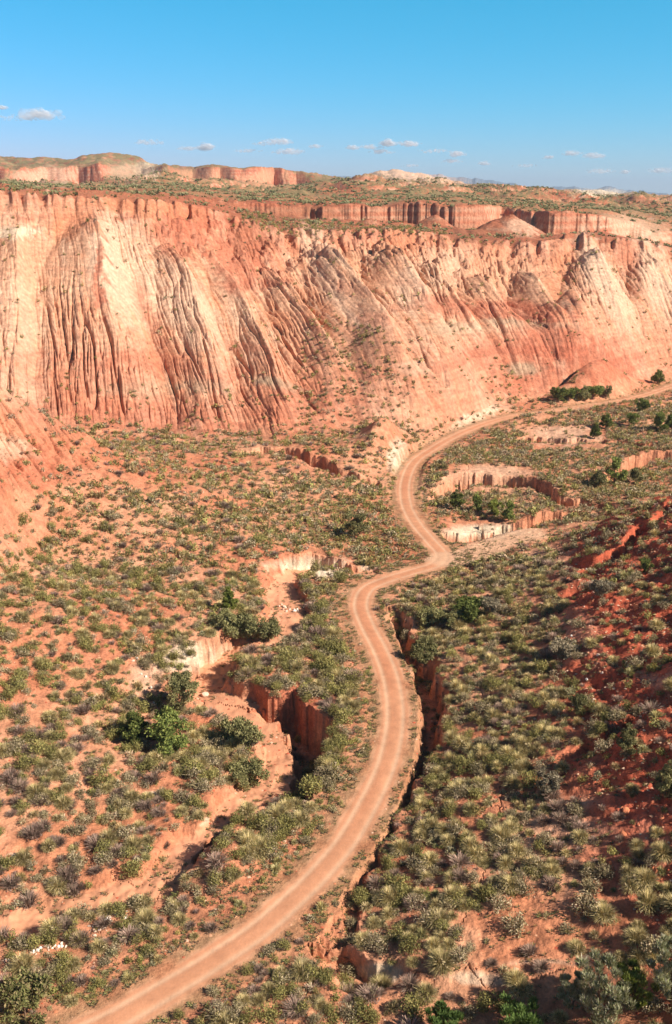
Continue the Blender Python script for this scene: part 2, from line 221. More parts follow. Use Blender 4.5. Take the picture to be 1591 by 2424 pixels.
def height(X, Y, full=True):
    X = np.asarray(X, F); Y = np.asarray(Y, F)
    r = np.hypot(X, Y) + 1e-3; az = np.degrees(np.arctan2(X, Y))
    azw = az + noise(X / 3.0, Y / 3.0, 31) * 0.05
    D = [np.interp(azw, AZG, d).astype(F) for d, z in ST]; Z = [np.interp(azw, AZG, z).astype(F) for d, z in ST]
    # pillars and buttresses on the cliffs: move the cliff's foot and edge back and forth along the slope
    u = az * 6.5
    wv = (ridge(u / 30, az * 0 + 2.2, 2, 5) * 6.5 + ridge(u / 7.0, az * 0 + .7, 2, 9) * 2.0 * (.25 + 2.4 * np.abs(noise(u / 17, az * 0, 10))) + ridge(u / 2.0, r / 60, 2, 11) * .5)
    wc = sm(8, 17, CX + FPX * np.tan(np.radians(az)) / 100 * 1.0)
    k = 0.35 + 0.65 * wc
    D[2] = D[2] - wv * k * 1.5; D[3] = D[3] - wv * k * 1.6
    uf = az * 17.5
    wf = ridge(uf / 75, az * 0 + 3.3, 2, 15) * 34 + noise(uf / 17, az * 0 + 1.3, 19) * 6 + ridge(uf / 7, r / 40, 2, 20) * 1.5 * (.4 + np.abs(noise(uf / 30, az * 0, 18)) * 2)
    D[7] = D[7] - wf * 1.3; D[8] = D[8] - wf
    D[11] = D[11] + ridge(az * 36 / 60, az * 0 + .3, 3, 44) * 30
    Z[11] = Z[11] + noise(az * 1.6, az * 0, 46) * 4; Z[13] = Z[13] + fbm(az * 1.2, az * 0, 4, 47) * 26
    Z[3] = Z[3] + noise(u / 6, az * 0, 48) * .8; Z[8] = Z[8] + noise(uf / 12, az * 0, 49) * 2.2 + noise(uf / 40, az * 0, 50) * 3
    pxt = CX + FPX * np.tan(np.radians(az)) + noise(X / 9, Y / 9, 84) * 8; st_ = 0
    for a_, b_, h_, w_, tt_ in SPURS: st_ = np.maximum(st_, h_ * np.maximum(0, 1 - np.abs((pxt - a_) / w_ / .6)))
    D[1] = D[1] + noise(az * .45, az * 0, 86) * 4; notch = np.maximum(0, noise(az * 1.3, r / 40, 99)) * 6 + np.maximum(0, noise(az * 3.3, r / 12, 100)) * 2.0; D[0] = D[0] + noise(az * .45, az * 0, 87) * 7 * sm(3, 0, az); D[1] = np.minimum(D[1], D[2] - 8)
    # valley
    Wx = X + noise(X / 3.2, Y / 3.2, 21) * 1.5 + noise(X / 1.7, Y / 1.7, 22) * .8 + fbm(X / .6, Y / .6, 2, 25) * .3; Wy = Y + noise(X / 3.2, Y / 3.2, 23) * 1.5 + noise(X / 1.7, Y / 1.7, 24) * .8 + fbm(X / .6, Y / .6, 2, 26) * .3
    zv = broad(X, Y)
    t0 = r / D[0]
    zv = zv + (Z[0] - zv) * sm(0.93, 1.0, t0)
    rug = sm(1.8, 5.5, zv) * sm(4, 12, az) + .5 * sm(9, 15, zv) * sm(-8, -13, az)
    zv = zv + fbm(X / 14, Y / 14, 3, 60) * .9 + fbm(X / 2.6, Y / 2.6, 3, 61) * .3 + fbm(X / .8, Y / .8, 2, 62) * .11 * (1 - sm(120, 170, r))
    zv = zv + rug * (ridge((X * .2 + Y * .98) / 7, (Y * .2 - X * .98) / 15, 4, 63) * .75 + fbm(X / 1.9, Y / 1.9, 4, 65) * .38)
    zv = zv + (sm(10, 16, zv) * sm(-7, -11, az)) * (slot((X * .55 + Y * .83) / 4.5, (Y * .55 - X * .83) / 22, .09, 3, 67) * 1.3 + .7)
    for bx, by, bh, brx, bry in BUMPS:
        q = ((X - bx) / brx) ** 2 + ((Y - by) / bry) ** 2; zv = zv + bh * np.exp(-q)
    rd = bil(ROAD, X, Y); sd_ = bil(SIDE, X, Y); ard = np.abs(rd); asd = np.abs(sd_)
    flat = 1 - sm(2.2, 3.2 + 2.0 * sm(190, 240, r), ard); soft = 1 - sm(3.4, 9, ard)
    zroad = -0.03 * np.exp(-((ard - .75) / .3) ** 2) + noise(X / 4, Y / 4, 71) * .06
    zv = zv * (1 - soft * .7); 
    bd = np.abs(bil(CH[0][0], Wx * .4 + X * .6, Wy * .4 + Y * .6)) - bil(CH[0][1], X, Y)
    flow = np.zeros_like(zv)                     # how far below the banks
    for c in CH:
        d = bil(c[0], Wx, Wy); hw = bil(c[1], Wx, Wy); dp = bil(c[2], Wx, Wy); sL = bil(c[3], Wx, Wy); sR = bil(c[4], Wx, Wy)
        a = np.maximum(np.abs(d) - hw, 0); s = np.where(d > 0, sL, sR)
        flow = np.maximum(flow, dp * (1 - sm(0, 1, a / s)) ** np.where(s > 2, 1.6, 1.0))
    zc = zv - flow - np.clip(zv, 0, 1.2) * .8 * sm(.2, 2, flow)
    zv = zc
    zv = zv + (zroad - zv) * flat
    fs = (1 - sm(2.6, 4.2, asd)); zv = zv + (-.1 - zv) * fs * (1 - flat) * .9
    # great slope
    t = (r - D[0]) / (D[1] - D[0]); tc = np.clip(t, 0, 1)
    pxs = CX + FPX * np.tan(np.radians(az))
    sh = np.interp(pxs, [-400, 100, 230, 480, 700, 900, 1150, 1500, 1900], [-25, -15, 15, 215, 265, 260, 200, 160, 160])
    mw = noise(X / 15, Y / 15, 81) * 15 + noise(X / 5, Y / 5, 82) * 3.4
    us = pxs - sh * (1 - tc) ** 1.15 + mw                      # constant along a gully
    um = us * 0.125                                            # about metres
    amp = sm(0.0, .10, t) * (1 - sm(.90, 1.0, t)); ampb = sm(0.02, .35, t) * (1 - sm(.8, 1.02, t)); ampc = sm(0.0, .3, t) * (1 - sm(.8, 1.0, t))
    wl = sm(500, 150, pxs)
    fan = np.exp(-((pxs - 870) / 130) ** 2); amp = amp * (1 - .75 * fan * sm(.5, .25, t)) * (1 - .3 * sm(.2, .06, t))
    zw = Z[0] + (Z[1] - Z[0]) * (tc ** 1.12 * .62 + .38 * sm(0, 1, tc))
    sp_ = 0
    best = np.full(r.shape, 9.0, F); umf = um * 1.0
    for a_, b_, h_, w_, tt_ in SPURS:                           # flatirons: a pointed crest that widens downhill
        qq = np.clip((tt_ - t) / tt_, 0, 1); c_ = a_ + (b_ - a_) * qq ** 1.1
        dd = (pxs + mw * .8 - c_) / (w_ * (.12 + 1.25 * qq))
        mk = (qq > 0.01) & (np.abs(dd) < best); best = np.where(mk, np.abs(dd), best); umf = np.where(mk, (pxs + mw * .8 - c_) * .125 / (.55 + .6 * qq) + a_ * .37, umf)
        dd = np.where(dd < 0, dd * .46, dd * 1.15)
        sp_ = np.maximum(sp_, h_ * sm(0, .3, qq) * np.maximum(0, 1 - np.abs(dd) ** 1.1))
    um = np.where(best < 1.8, umf, um)
    zw = zw + (sp_ * 1.25 - 2.3) * ampc
    amp = amp * (.4 + .85 * sm(-.3, .3, noise(us / 130, r / 45, 96)) * (1 - .55 * np.exp(-((pxs - 330 - 130 * (1 - tc)) / 70) ** 2)))
    zw = zw + amp * (ridge(um / 15, r / 110, 1, 83) * .4 * ampb + slot(um / 5.4, r / 38, .05, 2, 85) * (.85 + .2 * wl) * (.55 + .75 * sm(.85, .2, t)) + slot(um / 2.1, r / 22, .06, 2, 87) * .5 + slot(um / .95, r / 25, .09, 1, 88) * .14 + .4)
    crag = sm(.70, .80, t) * sm(1.0, .95, t) * sm(330, 420, pxs) * sm(1500, 1150, pxs)
    zw = zw + crag * (ridge(X / 7, Y / 7, 4, 94) - .3) * 1.5
    zw = zw + (fbm(X / 7, Y / 7, 3, 89) * .35 + fbm(X / 1.5, Y / 1.5, 2, 92) * .12) * sm(.0, .1, t) * sm(1.15, .95, t)
    zw = zw - notch * sm(.86, .99, t)
    step = noise(X / 9, Y / 9, 90)
    zw = zw + .2 * np.abs(np.sin(zw * .55 + step)) * amp
    for bx, by, bh, brx, bry in BUMPS:
        q = ((X - bx) / brx) ** 2 + ((Y - by) / bry) ** 2; zw = zw + bh * np.exp(-q) * sm(0, .1, t)
    # everything beyond the rim
    zf = Z[1] + 0 * r
    for i in range(1, len(D) - 1):
        q = np.clip((r - D[i]) / np.maximum(D[i + 1] - D[i], .5), 0, 1)
        q = q if i in (2, 7) else q * q * (3 - 2 * q) * .6 + q * .4
        zf = np.where(r > D[i], Z[i] + (Z[i + 1] - Z[i]) * q, zf)
    far = r > D[1]
    for bx, by, bh, br in CONES:
        q = np.hypot(X - bx, Y - by) / br; zf = zf + bh * np.maximum(0, 1 - q) ** .9; zw = zw + bh * np.maximum(0, 1 - q) * (t > .7)
    zf = zf - notch * (1 - sm(0, 14, r - D[1]))
    rel = sm(0, 25, r - D[1]) 
    zf = zf + rel * (fbm(X / 22, Y / 22, 4, 91) * 1.8 * (1 - sm(600, 1500, r) * .0)) + rel * ridge(X / 9, Y / 9, 3, 93) * .5 * (1 - sm(395, 415, r))
    zf = zf + sm(560, 640, r) * (1 - sm(820, 900, r)) * (ridge(X / 45, Y / 45, 4, 95) - .2) * 4.0
    zf = zf + sm(1030, 1090, r) * (1 - sm(2500, 3000, r)) * (ridge(X / 50, Y / 50, 3, 97) - .2) * 3.0
    q7 = np.clip((r - D[7]) / np.maximum(D[8] - D[7], .5), 0, 1)
    z = np.where(t < 0, zv, np.where(far, zf, zw))
    if not full: return z
    return z, dict(r=r, az=az, t=t, tc=tc, rd=ard, srd=rd, sd=asd, flow=flow, bd=bd, D=D, Z=Z, us=us, um=um, pxs=pxs, sp=sp_, rug=rug, q7=q7)

# ------------------------------------------------------------------ mesh of the ground: polar sheet, denser where slopes are steep
def build_sheet(naz=1250, nr=1500):
    azc = np.linspace(-27, 27, 217); rr = np.geomspace(14, 14000, 5200)
    A, R = np.meshgrid(np.radians(azc), rr, indexing='ij')
    zz = height(R * np.sin(A), R * np.cos(A), False)
    _, py = project(R * np.sin(A), R * np.cos(A), zz)
    py = np.clip(py, -500, 3400)
    d = -np.diff(py, axis=1); runmin = np.minimum.accumulate(py, axis=1)
    vis = (py[:, 1:] <= runmin[:, :-1] + 2)
    wgt = np.where(vis, np.clip(np.abs(d), 0, 60), np.clip(np.abs(d), 0, 8) * .12) + .06
    k = np.exp(-.5 * (np.arange(-8, 9) / 3.0) ** 2); k /= k.sum()
    wgt = np.apply_along_axis(lambda v: np.convolve(np.pad(v, 8, 'edge'), k, 'valid'), 0, wgt)
    wgt = np.apply_along_axis(lambda v: np.convolve(np.pad(v, 8, 'edge'), k, 'valid'), 1, wgt)
    cdf = np.cumsum(wgt, axis=1); cdf = np.hstack([np.zeros((len(azc), 1)), cdf]); cdf /= cdf[:, -1:]
    q = np.linspace(0, 1, nr); RQ = np.stack([np.interp(q, cdf[i], rr) for i in range(len(azc))])
    fine = np.linspace(-23.5, 23.5, naz); out = 23.5 + (180 - 23.5) * np.linspace(0, 1, 90)[1:] ** 2.0
    az = np.concatenate([-out[::-1], fine, out])
    Rm = np.empty((len(az), nr + 6))
    pos = np.interp(az, azc, np.arange(len(azc))); i0 = np.minimum(pos.astype(int), len(azc) - 2); f = (pos - i0)[:, None]
    Rm[:, 6:] = RQ[i0] * (1 - f) + RQ[i0 + 1] * f
    Rm[:, :6] = np.array([.5, 3, 5.5, 8, 10.5, 12.5])
    A = np.radians(az)[:, None] + 0 * Rm
    X = (Rm * np.sin(A)); Y = (Rm * np.cos(A))
    return X, Y
X, Y = build_sheet()
NA, NR = X.shape
Z, M = height(X, Y)
PX, PY = project(X, Y, Z)
# slope
def grads(X, Y, Z):
    P = np.stack([X, Y, Z], -1)
    a = np.gradient(P, axis=0); b = np.gradient(P, axis=1)
    n = np.cross(a, b); n /= (np.linalg.norm(n, axis=-1, keepdims=True) + 1e-12)
    n *= np.sign(n[..., 2:3] + 1e-9); return n
N = grads(X, Y, Z); slope = 1 - N[..., 2]

# ------------------------------------------------------------------ colour of the soil and rock (pigment, with some lit and shaded faces and far haze painted in)
C_PALE = lin((224, 182, 150)); C_PEACH = lin((216, 158, 122)); C_ORANGE = lin((204, 130, 93)); C_RED = lin((186, 104, 76)); C_DEEP = lin((196, 98, 70)); C_CREAM = lin((232, 208, 176))
C_GG = lin((178, 160, 130)); C_GREEN = lin((128, 124, 86)); C_BR = lin((150, 96, 70)); C_ROAD = lin((214, 150, 112)); C_RUT = lin((224, 176, 140))
def mix(c, d, w): return c + (d - c) * np.clip(w, 0, 1)[..., None]
def const(c): return np.broadcast_to(c, X.shape + (3,)).astype(F).copy()
n1 = fbm(X / 18, Y / 18, 4, 101); n2 = fbm(X / 3.5, Y / 3.5, 4, 103); n3 = noise(X / .8, Y / .8, 105)
r = M['r']; t = M['t']; um = M['um']
# valley soil
cv = mix(const(C_ORANGE), C_PEACH, .45 + n1 * .7 + n2 * .5)
cv = mix(cv, C_RED, .1 + n1 * -.6 + n2 * .4)
cv = mix(cv, C_DEEP, M['rug'] * (1.0 + n2 * .4) * (M['az'] > 0))
cv = mix(cv, C_PALE, M['rug'] * sm(.3, .5, n1 + n2 * .5) * .4)
# wall
strat = np.sin(Z * 1.15 + n1 * 2.2) * .5 + np.sin(Z * .43 + n1 * 1.5 + M['pxs'] / 400) * .5
streak = fbm(um / 2.6, r / 45, 3, 107)
cw = mix(const(C_PEACH), C_PALE, .3 + streak * .6 + n1 * .5)
cw = mix(cw, C_ORANGE, .27 - strat * .25 - streak * .4 - M['sp'] * .05)
low = sm(.52, .12, t + n1 * .12 + n2 * .05)
cw = mix(cw, C_RED, low * .38)
cw = mix(cw, C_RED, sm(.2, .45, strat * .5 + n1 * .5) * .4)
cw = mix(cw, C_RED, sm(.80, .95, t + n2 * .06 + n1 * .08) * .35)
cw = cw * (1 + .10 * np.sin(Z * 2.6 + n1 * 2) * sm(-.1, .3, n2) + .07 * np.sin(Z * 6.5 + n1 * 3))[..., None]
# beyond the rim
cf = mix(const(C_ORANGE), C_RED, .5 + n1 * .6)
band = np.sin(Z * 2.1 + n1) * .5 + np.sin(Z * 5.3) * .3
cl = mix(const(C_PEACH), C_PALE, .4 + band * .5); cl = mix(cl, C_RED, .5 - band * .6 + n2 * .4 + .35 * (r > 960) * (r < 1700))
cf = mix(cf, cl, sm(.08, .2, slope))
veg = sm(-.25, .25, fbm(X / 5, Y / 5, 3, 111) + .35) * sm(.16, .05, slope)
cf = mix(cf, C_BR, .45 * (r < 405)) 
cf = mix(cf, C_GREEN, veg * sm(400, 420, r) * (.5 + .3 * sm(500, 600, r)))
cf = mix(cf, mix(const(C_PEACH), C_BR, .65 + n1), sm(1000, 1060, r) * sm(.35, .12, slope) * .9)
cf = mix(cf, C_GREEN, sm(1000, 1060, r) * sm(.35, .12, slope) * .75 * sm(-.1, .25, fbm(X / 7, Y / 22, 4, 113) + .2))
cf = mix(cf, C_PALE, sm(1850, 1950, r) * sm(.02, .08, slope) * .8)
cf = mix(cf, lin((120, 130, 140)), sm(3500, 6000, r))  # blue haze of distance painted into the mountain colour
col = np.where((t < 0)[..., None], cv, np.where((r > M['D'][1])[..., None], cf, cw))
blend = sm(-.06, .06, t + n2 * .03)
near = np.abs(t) < .06
col = np.where(near[..., None], mix(cv, cw, blend), col)
# patches of pigment and of painted sun and shade, measured from the photo: px, py, rx, ry, tilt deg, colour, strength
PATCH = [(790, 440, 60, 14, 0, C_RED, .7), (1330, 459, 70, 7, 5, C_RED, .8), (850, 458, 60, 7, 0, C_RED, .6), (1500, 470, 60, 8, 5, C_BR, .7), (650, 470, 90, 10, 0, C_RED, .6), (340, 395, 30, 20, 0, C_CREAM, .6), (300, 640, 90, 130, -28, C_PALE, .95), (255, 560, 40, 80, -8, C_PALE, .8), (430, 720, 60, 120, -45, C_PALE, .7), (20, 700, 90, 200, 0, C_PALE, .45), (60, 600, 100, 60, 0, C_PEACH, .6), (40, 540, 60, 18, 0, C_CREAM, .8), (60, 930, 110, 50, 30, C_PALE, .35),  # pale rock of the left spur, with its sunlit face painted in
         (232, 640, 16, 90, 3, C_RED, .9), (170, 520, 60, 40, 0, C_ORANGE, .8), (345, 730, 22, 90, -25, C_RED, .6), (360, 840, 110, 30, 0, C_RED, .5), (430, 530, 90, 70, -20, C_RED, .85), (560, 590, 80, 80, -30, C_RED, .8), (640, 600, 50, 60, -10, C_RED, .4), (690, 500, 120, 30, 0, C_BR, .7),  # red strip beside that spur and cirque reds paint in shaded faces
         (590, 545, 60, 45, 0, C_BR, .5), (330, 480, 150, 22, 6, C_ORANGE, .7), (200, 900, 130, 60, 0, C_RED, .4), (350, 905, 140, 18, 0, C_GG, .3), (640, 888, 55, 16, 8, C_GG, .8), (470, 900, 90, 18, 5, C_GG, .3), (300, 970, 300, 40, 2, C_RED, .6),
         (720, 560, 30, 50, -10, C_PALE, .7), (760, 640, 40, 60, -20, C_PALE, .5), (860, 640, 70, 60, -40, C_PEACH, .7), (930, 560, 50, 40, -20, C_ORANGE, .6), (1000, 640, 110, 60, -30, C_PALE, .6), (1150, 640, 90, 60, 0, C_PEACH, .6), (1380, 620, 30, 90, -18, C_PALE, .9), (1430, 690, 30, 90, -25, C_PALE, .8),  # last pale pair paints the sunlit right faces of a spur
         (1520, 640, 40, 100, -20, C_PALE, .9), (1300, 640, 40, 60, -8, C_ORANGE, .7), (1460, 600, 30, 60, -15, C_RED, .5), (1200, 720, 130, 26, 6, C_DEEP, .6), (1050, 715, 90, 30, 15, C_RED, .7), (1230, 752, 130, 10, 3, C_GG, .5), (1050, 765, 90, 14, 5, C_GG, .5), (1290, 800, 110, 50, 5, C_RED, .8),
         (1180, 830, 120, 50, 10, C_RED, .6), (1400, 850, 100, 50, 10, C_RED, .75), (1215, 855, 40, 16, 5, C_GG, .7), (960, 850, 45, 14, 5, C_PALE, .6), (880, 850, 90, 90, 0, C_BR, .35), (1250, 890, 120, 25, 0, C_RED, .6), (700, 940, 140, 60, 0, C_RED, .5), (960, 960, 80, 30, 20, C_PEACH, .5),
         (925, 1065, 26, 46, 0, C_CREAM, .9), (1110, 972, 75, 18, -20, C_CREAM, .75), (60, 1060, 130, 60, 0, C_RED, .4), (100, 1100, 200, 40, 0, C_RED, .4), (30, 1040, 60, 30, 0, C_PALE, .6),
         (430, 1530, 75, 40, 0, C_CREAM, .85), (340, 1580, 40, 60, 0, C_PALE, .7), (730, 1312, 120, 22, 0, C_CREAM, .95), (1130, 1233, 110, 18, 0, C_CREAM, .9), (1130, 1108, 110, 24, 0, C_PALE, .5), (1310, 1010, 90, 26, 0, C_PALE, .6), (1300, 1050, 40, 10, 0, C_PALE, .4), (690, 1640, 120, 70, 25, C_RED, .8), (880, 2265, 60, 26, 0, C_CREAM, .8),  # red patch on the ravine wall paints in its shade
         (1110, 2275, 70, 16, 0, C_CREAM, .6), (1250, 2240, 110, 8, 0, C_CREAM, .7), (1270, 1310, 60, 40, 0, C_PALE, .4), (1330, 1470, 70, 60, 0, C_PALE, .3), (1320, 1900, 110, 60, 0, C_PALE, .35), (1200, 1960, 90, 60, 0, C_PALE, .2), (1250, 2170, 200, 110, 0, C_ORANGE, .8), (1500, 1900, 120, 60, 0, C_DEEP, .8),
         (1480, 2000, 120, 70, 0, C_RED, .6), (120, 2000, 200, 90, 0, C_ORANGE, .7), (300, 1900, 200, 60, 0, C_ORANGE, .5), (45, 1995, 35, 8, 0, C_CREAM, .8), (380, 1845, 45, 8, 0, C_CREAM, .8), (470, 1905, 14, 6, -30, C_CREAM, .9),
         (110, 410, 90, 22, 0, C_PALE, .6), (300, 400, 60, 22, 0, C_PALE, .5), (470, 405, 80, 14, 0, C_PEACH, .6), (610, 415, 70, 20, 0, C_PEACH, .6), (1480, 530, 90, 30, 15, C_PALE, .6), (1210, 530, 40, 20, 0, C_PALE, .7), (1090, 545, 60, 22, 0, C_BR, .8), (960, 406, 120, 14, 6, C_PALE, .9), (1395, 446, 60, 7, 0, C_CREAM, 1)]  # brown and pale by the cone paint its shaded and sunlit sides
wx = PX + n2 * 22 + noise(X / 1.2, Y / 1.2, 121) * 10; wy = PY + n1 * 14 + n2 * 10
for px, py, rx, ry, tilt, c, s in PATCH:
    ca, sa = math.cos(math.radians(tilt)), math.sin(math.radians(tilt))
    a = (wx - px) * ca + (wy - py) * sa; b = -(wx - px) * sa + (wy - py) * ca
    q = np.hypot(a / rx, b / ry); col = mix(col, c, s * (.85 if 500 < py < 1000 else 1) * sm(1.3, .5, q + n3 * .2 + n2 * .6))
# road and washes
rw = 1.5 + n2 * .5 + n3 * .25 + n1 * .3
rm = sm(rw + .35, rw - .35, M['rd']); rm2 = sm(4.0, 2.0, M['rd'] + n2 * 1.2)
col = mix(col, mix(const(C_ORANGE), lin((150, 136, 100)), .6 + n2 * .6), rm2 * .75 * (r < 300))
rc = mix(const(C_ROAD), C_ORANGE, .22 + n1 * .4 + noise(M['srd'] * 1.2, r / 40, 131) * .5); rc = mix(rc, C_RUT, np.exp(-((M['rd'] - .8) / .24) ** 2) * .95 + np.exp(-((M['rd'] - 1.5) / .18) ** 2) * .4)
col = mix(col, rc, rm)
col = mix(col, C_RUT, sm(3.6, 2.2, M['sd'] + n2) * .85)
bed = sm(.65, .1, M['bd']) * sm(.5, .3, slope) * (t < 0)
col = mix(col, mix(const(lin((228, 160, 122))), C_ROAD, .3 + n1), bed)
col = np.clip(col * (1 + n3 * .12 + n2 * .12)[..., None], .01, .95)

# ------------------------------------------------------------------ materials
def mat(name, rough=.95):
    m = bpy.data.materials.new(name); m.use_nodes = True; b = m.node_tree.nodes['Principled BSDF']
    b.inputs['Roughness'].default_value = rough; b.inputs['Specular IOR Level'].default_value = .15
    return m, m.node_tree, b
def ground_mat():
    m, nt, b = mat('red_clay_ground'); n = nt.nodes; l = nt.links
    at = n.new('ShaderNodeAttribute'); at.attribute_name = 'Col'
    geo = n.new('ShaderNodeNewGeometry')
    def nz(scale, det, rough=.65):
        q = n.new('ShaderNodeTexNoise'); q.inputs['Scale'].default_value = scale; q.inputs['Detail'].default_value = det; q.inputs['Roughness'].default_value = rough
        l.new(geo.outputs['Position'], q.inputs['Vector']); return q
    a, c = nz(.9, 6), nz(5.0, 4)
    mr = n.new('ShaderNodeMapRange'); mr.inputs[1].default_value = .3; mr.inputs[2].default_value = .7; mr.inputs[3].default_value = .66; mr.inputs[4].default_value = 1.28
    l.new(a.outputs[0], mr.inputs[0])
    mr2 = n.new('ShaderNodeMapRange'); mr2.inputs[1].default_value = .3; mr2.inputs[2].default_value = .7; mr2.inputs[3].default_value = .78; mr2.inputs[4].default_value = 1.2
    l.new(c.outputs[0], mr2.inputs[0])
    mu = n.new('ShaderNodeMath'); mu.operation = 'MULTIPLY'; l.new(mr.outputs[0], mu.inputs[0]); l.new(mr2.outputs[0], mu.inputs[1])
    mf = n.new('ShaderNodeMix'); mf.inputs[2].default_value = .97; l.new(at.outputs['Alpha'], mf.inputs[0]); l.new(mu.outputs[0], mf.inputs[3])
    vm = n.new('ShaderNodeVectorMath'); vm.operation = 'SCALE'; l.new(at.outputs['Color'], vm.inputs[0]); l.new(mf.outputs[0], vm.inputs['Scale'])
    l.new(vm.outputs[0], b.inputs['Base Color'])
    ms = n.new('ShaderNodeMath'); ms.operation = 'MULTIPLY'; ms.inputs[1].default_value = .7; l.new(at.outputs['Alpha'], ms.inputs[0])
    bp = n.new('ShaderNodeBump'); l.new(ms.outputs[0], bp.inputs['Strength']); bp.inputs['Distance'].default_value = .45
    l.new(a.outputs[0], bp.inputs['Height'])
    bp2 = n.new('ShaderNodeBump'); l.new(ms.outputs[0], bp2.inputs['Strength']); bp2.inputs['Distance'].default_value = .08
    l.new(c.outputs[0], bp2.inputs['Height']); l.new(bp.outputs[0], bp2.inputs['Normal']); l.new(bp2.outputs[0], b.inputs['Normal'])
    return m
GM = ground_mat()
def plant_mat(name, tl=.15):
    m, nt, b = mat(name, .8); n = nt.nodes; l = nt.links
    at = n.new('ShaderNodeAttribute'); at.attribute_name = 'Col'
    oi = n.new('ShaderNodeObjectInfo'); mr = n.new('ShaderNodeMapRange'); mr.inputs[3].default_value = .95; mr.inputs[4].default_value = 1.6
    l.new(oi.outputs['Random'], mr.inputs[0])
    vm = n.new('ShaderNodeVectorMath'); vm.operation = 'SCALE'; l.new(at.outputs['Color'], vm.inputs[0]); l.new(mr.outputs[0], vm.inputs['Scale'])
    l.new(vm.outputs[0], b.inputs['Base Color'])
    if tl:
        tr = n.new('ShaderNodeBsdfTranslucent'); mx = n.new('ShaderNodeMixShader'); mx.inputs[0].default_value = tl
        l.new(vm.outputs[0], tr.inputs[0]); l.new(b.outputs[0], mx.inputs[1]); l.new(tr.outputs[0], mx.inputs[2])
        l.new(mx.outputs[0], n['Material Output'].inputs[0])
    return m
PM = plant_mat('foliage'); BM = plant_mat('bark', 0); RM = plant_mat('pale_rock', 0)

# ------------------------------------------------------------------ mesh helpers
def np_mesh(name, V, Fq, C=None, m=None, smooth=False):
    """V (n,3), Fq (k,3 or 4) int, C per vertex linear rgb"""
    me = bpy.data.meshes.new(name); k = Fq.shape[1]
    me.vertices.add(len(V)); me.vertices.foreach_set('co', np.ascontiguousarray(V, F).ravel())
    me.loops.add(Fq.size); me.loops.foreach_set('vertex_index', np.ascontiguousarray(Fq, np.int32).ravel())
    me.polygons.add(len(Fq)); me.polygons.foreach_set('loop_start', np.arange(0, Fq.size, k, dtype=np.int32))
    try: me.polygons.foreach_set('loop_total', np.full(len(Fq), k, np.int32))
    except Exception: pass
    if smooth: me.polygons.foreach_set('use_smooth', np.ones(len(Fq), bool))
    if C is not None:
        a = me.color_attributes.new('Col', 'FLOAT_COLOR', 'POINT'); a.data.foreach_set('color', (C if C.shape[1] == 4 else np.hstack([C, np.ones((len(C), 1))])).astype(F).ravel())
    me.update(calc_edges=True)
    if m: me.materials.append(m)
    return me
def link(name, me, **kw):
    o = bpy.data.objects.new(name, me); COL.objects.link(o)
    for k, v in kw.items(): o[k] = v
    return o

# ------------------------------------------------------------------ split the sheet into its plain parts and link them
idx = (np.arange(NA)[:, None] * NR + np.arange(NR)[None, :])
Q = np.stack([idx[:-1, :-1], idx[1:, :-1], idx[1:, 1:], idx[:-1, 1:]], -1).reshape(-1, 4)[:, ::-1]
wrap = np.stack([idx[-1, :-1], idx[0, :-1], idx[0, 1:], idx[-1, 1:]], -1)[:, ::-1]
Q = np.vstack([Q, wrap])
V = np.stack([X, Y, Z], -1).reshape(-1, 3); Cc = np.concatenate([col, (1 - .75 * np.maximum(rm, bed))[..., None]], -1).reshape(-1, 4)
def fl_(a): return a.reshape(-1)[Q[:, 0]]
rf, tf = fl_(r), fl_(t); Df = fl_(M['D'][1])
cls = np.zeros(len(Q), int)                                             # ground
cls[(tf >= 0) & (rf <= Df)] = 1                                          # badland slopes
cls[(rf > Df)] = 2                                                       # plateau
cls[(rf > 960)] = 3                                                      # hills
cls[rf > 3000] = 4                                                       # mountains
cls[(fl_(M['rd']) < 1.7) & (rf < 320)] = 5
cls[(fl_(bed) > .5) & (cls == 0)] = 6
for k, (nm, lb) in enumerate((('ground', ''), ('badland_slope', ''), ('plateau', ''), ('hills', ''), ('mountains', ''), ('dirt_road', ''), ('dry_riverbed', ''))):
    q = Q[cls == k]
    if not len(q): continue
    u, inv = np.unique(q.ravel(), return_inverse=True)
    link(nm, np_mesh(nm, V[u], inv.reshape(-1, 4), Cc[u], GM, True), kind='structure')
del Q

# ------------------------------------------------------------------ plant shapes
def blades(n, R, H, wd, cols, arch=.5, seed=0, spread=1.0, tip=.15):
    """fan of arching blades from the middle of a tussock; 2 quads each"""
    g = np.random.default_rng(seed); th = g.uniform(0, 2 * np.pi, n); el = np.arccos(g.uniform(0.12, 1, n)) * spread
    L = g.uniform(.75, 1.1, n); r0 = g.uniform(0, .3, n) * R
    dx, dy = np.cos(th), np.sin(th)
    def pt(s, k):
        rr = r0 + np.sin(el) * R * L * s; zz = np.cos(el) * H * L * s * (1.25 - .25 * s) + .12 * H * np.sin(np.pi * s) - arch * H * .25 * s * s * np.sin(el)
        return np.stack([dx * rr, dy * rr, np.maximum(zz, -.05)], 1)
    side = np.stack([-dy, dx, g.uniform(-.4, .4, n)], 1)
    P = [pt(0.0, 0), pt(.55, 1), pt(1.0, 2)]; ws = [wd * .9, wd, wd * tip]
    V = np.concatenate([np.stack([p - side * w_ / 2, p + side * w_ / 2], 1) for p, w_ in zip(P, ws)], 1)   # n,6,3
    b = np.arange(n)[:, None] * 6
    Fq = np.concatenate([b + np.array([[0, 1, 3, 2]]), b + np.array([[2, 3, 5, 4]])])
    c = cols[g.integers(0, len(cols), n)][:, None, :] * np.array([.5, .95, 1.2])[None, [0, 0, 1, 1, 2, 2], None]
    return V.reshape(-1, 3), Fq, c.reshape(-1, 3)
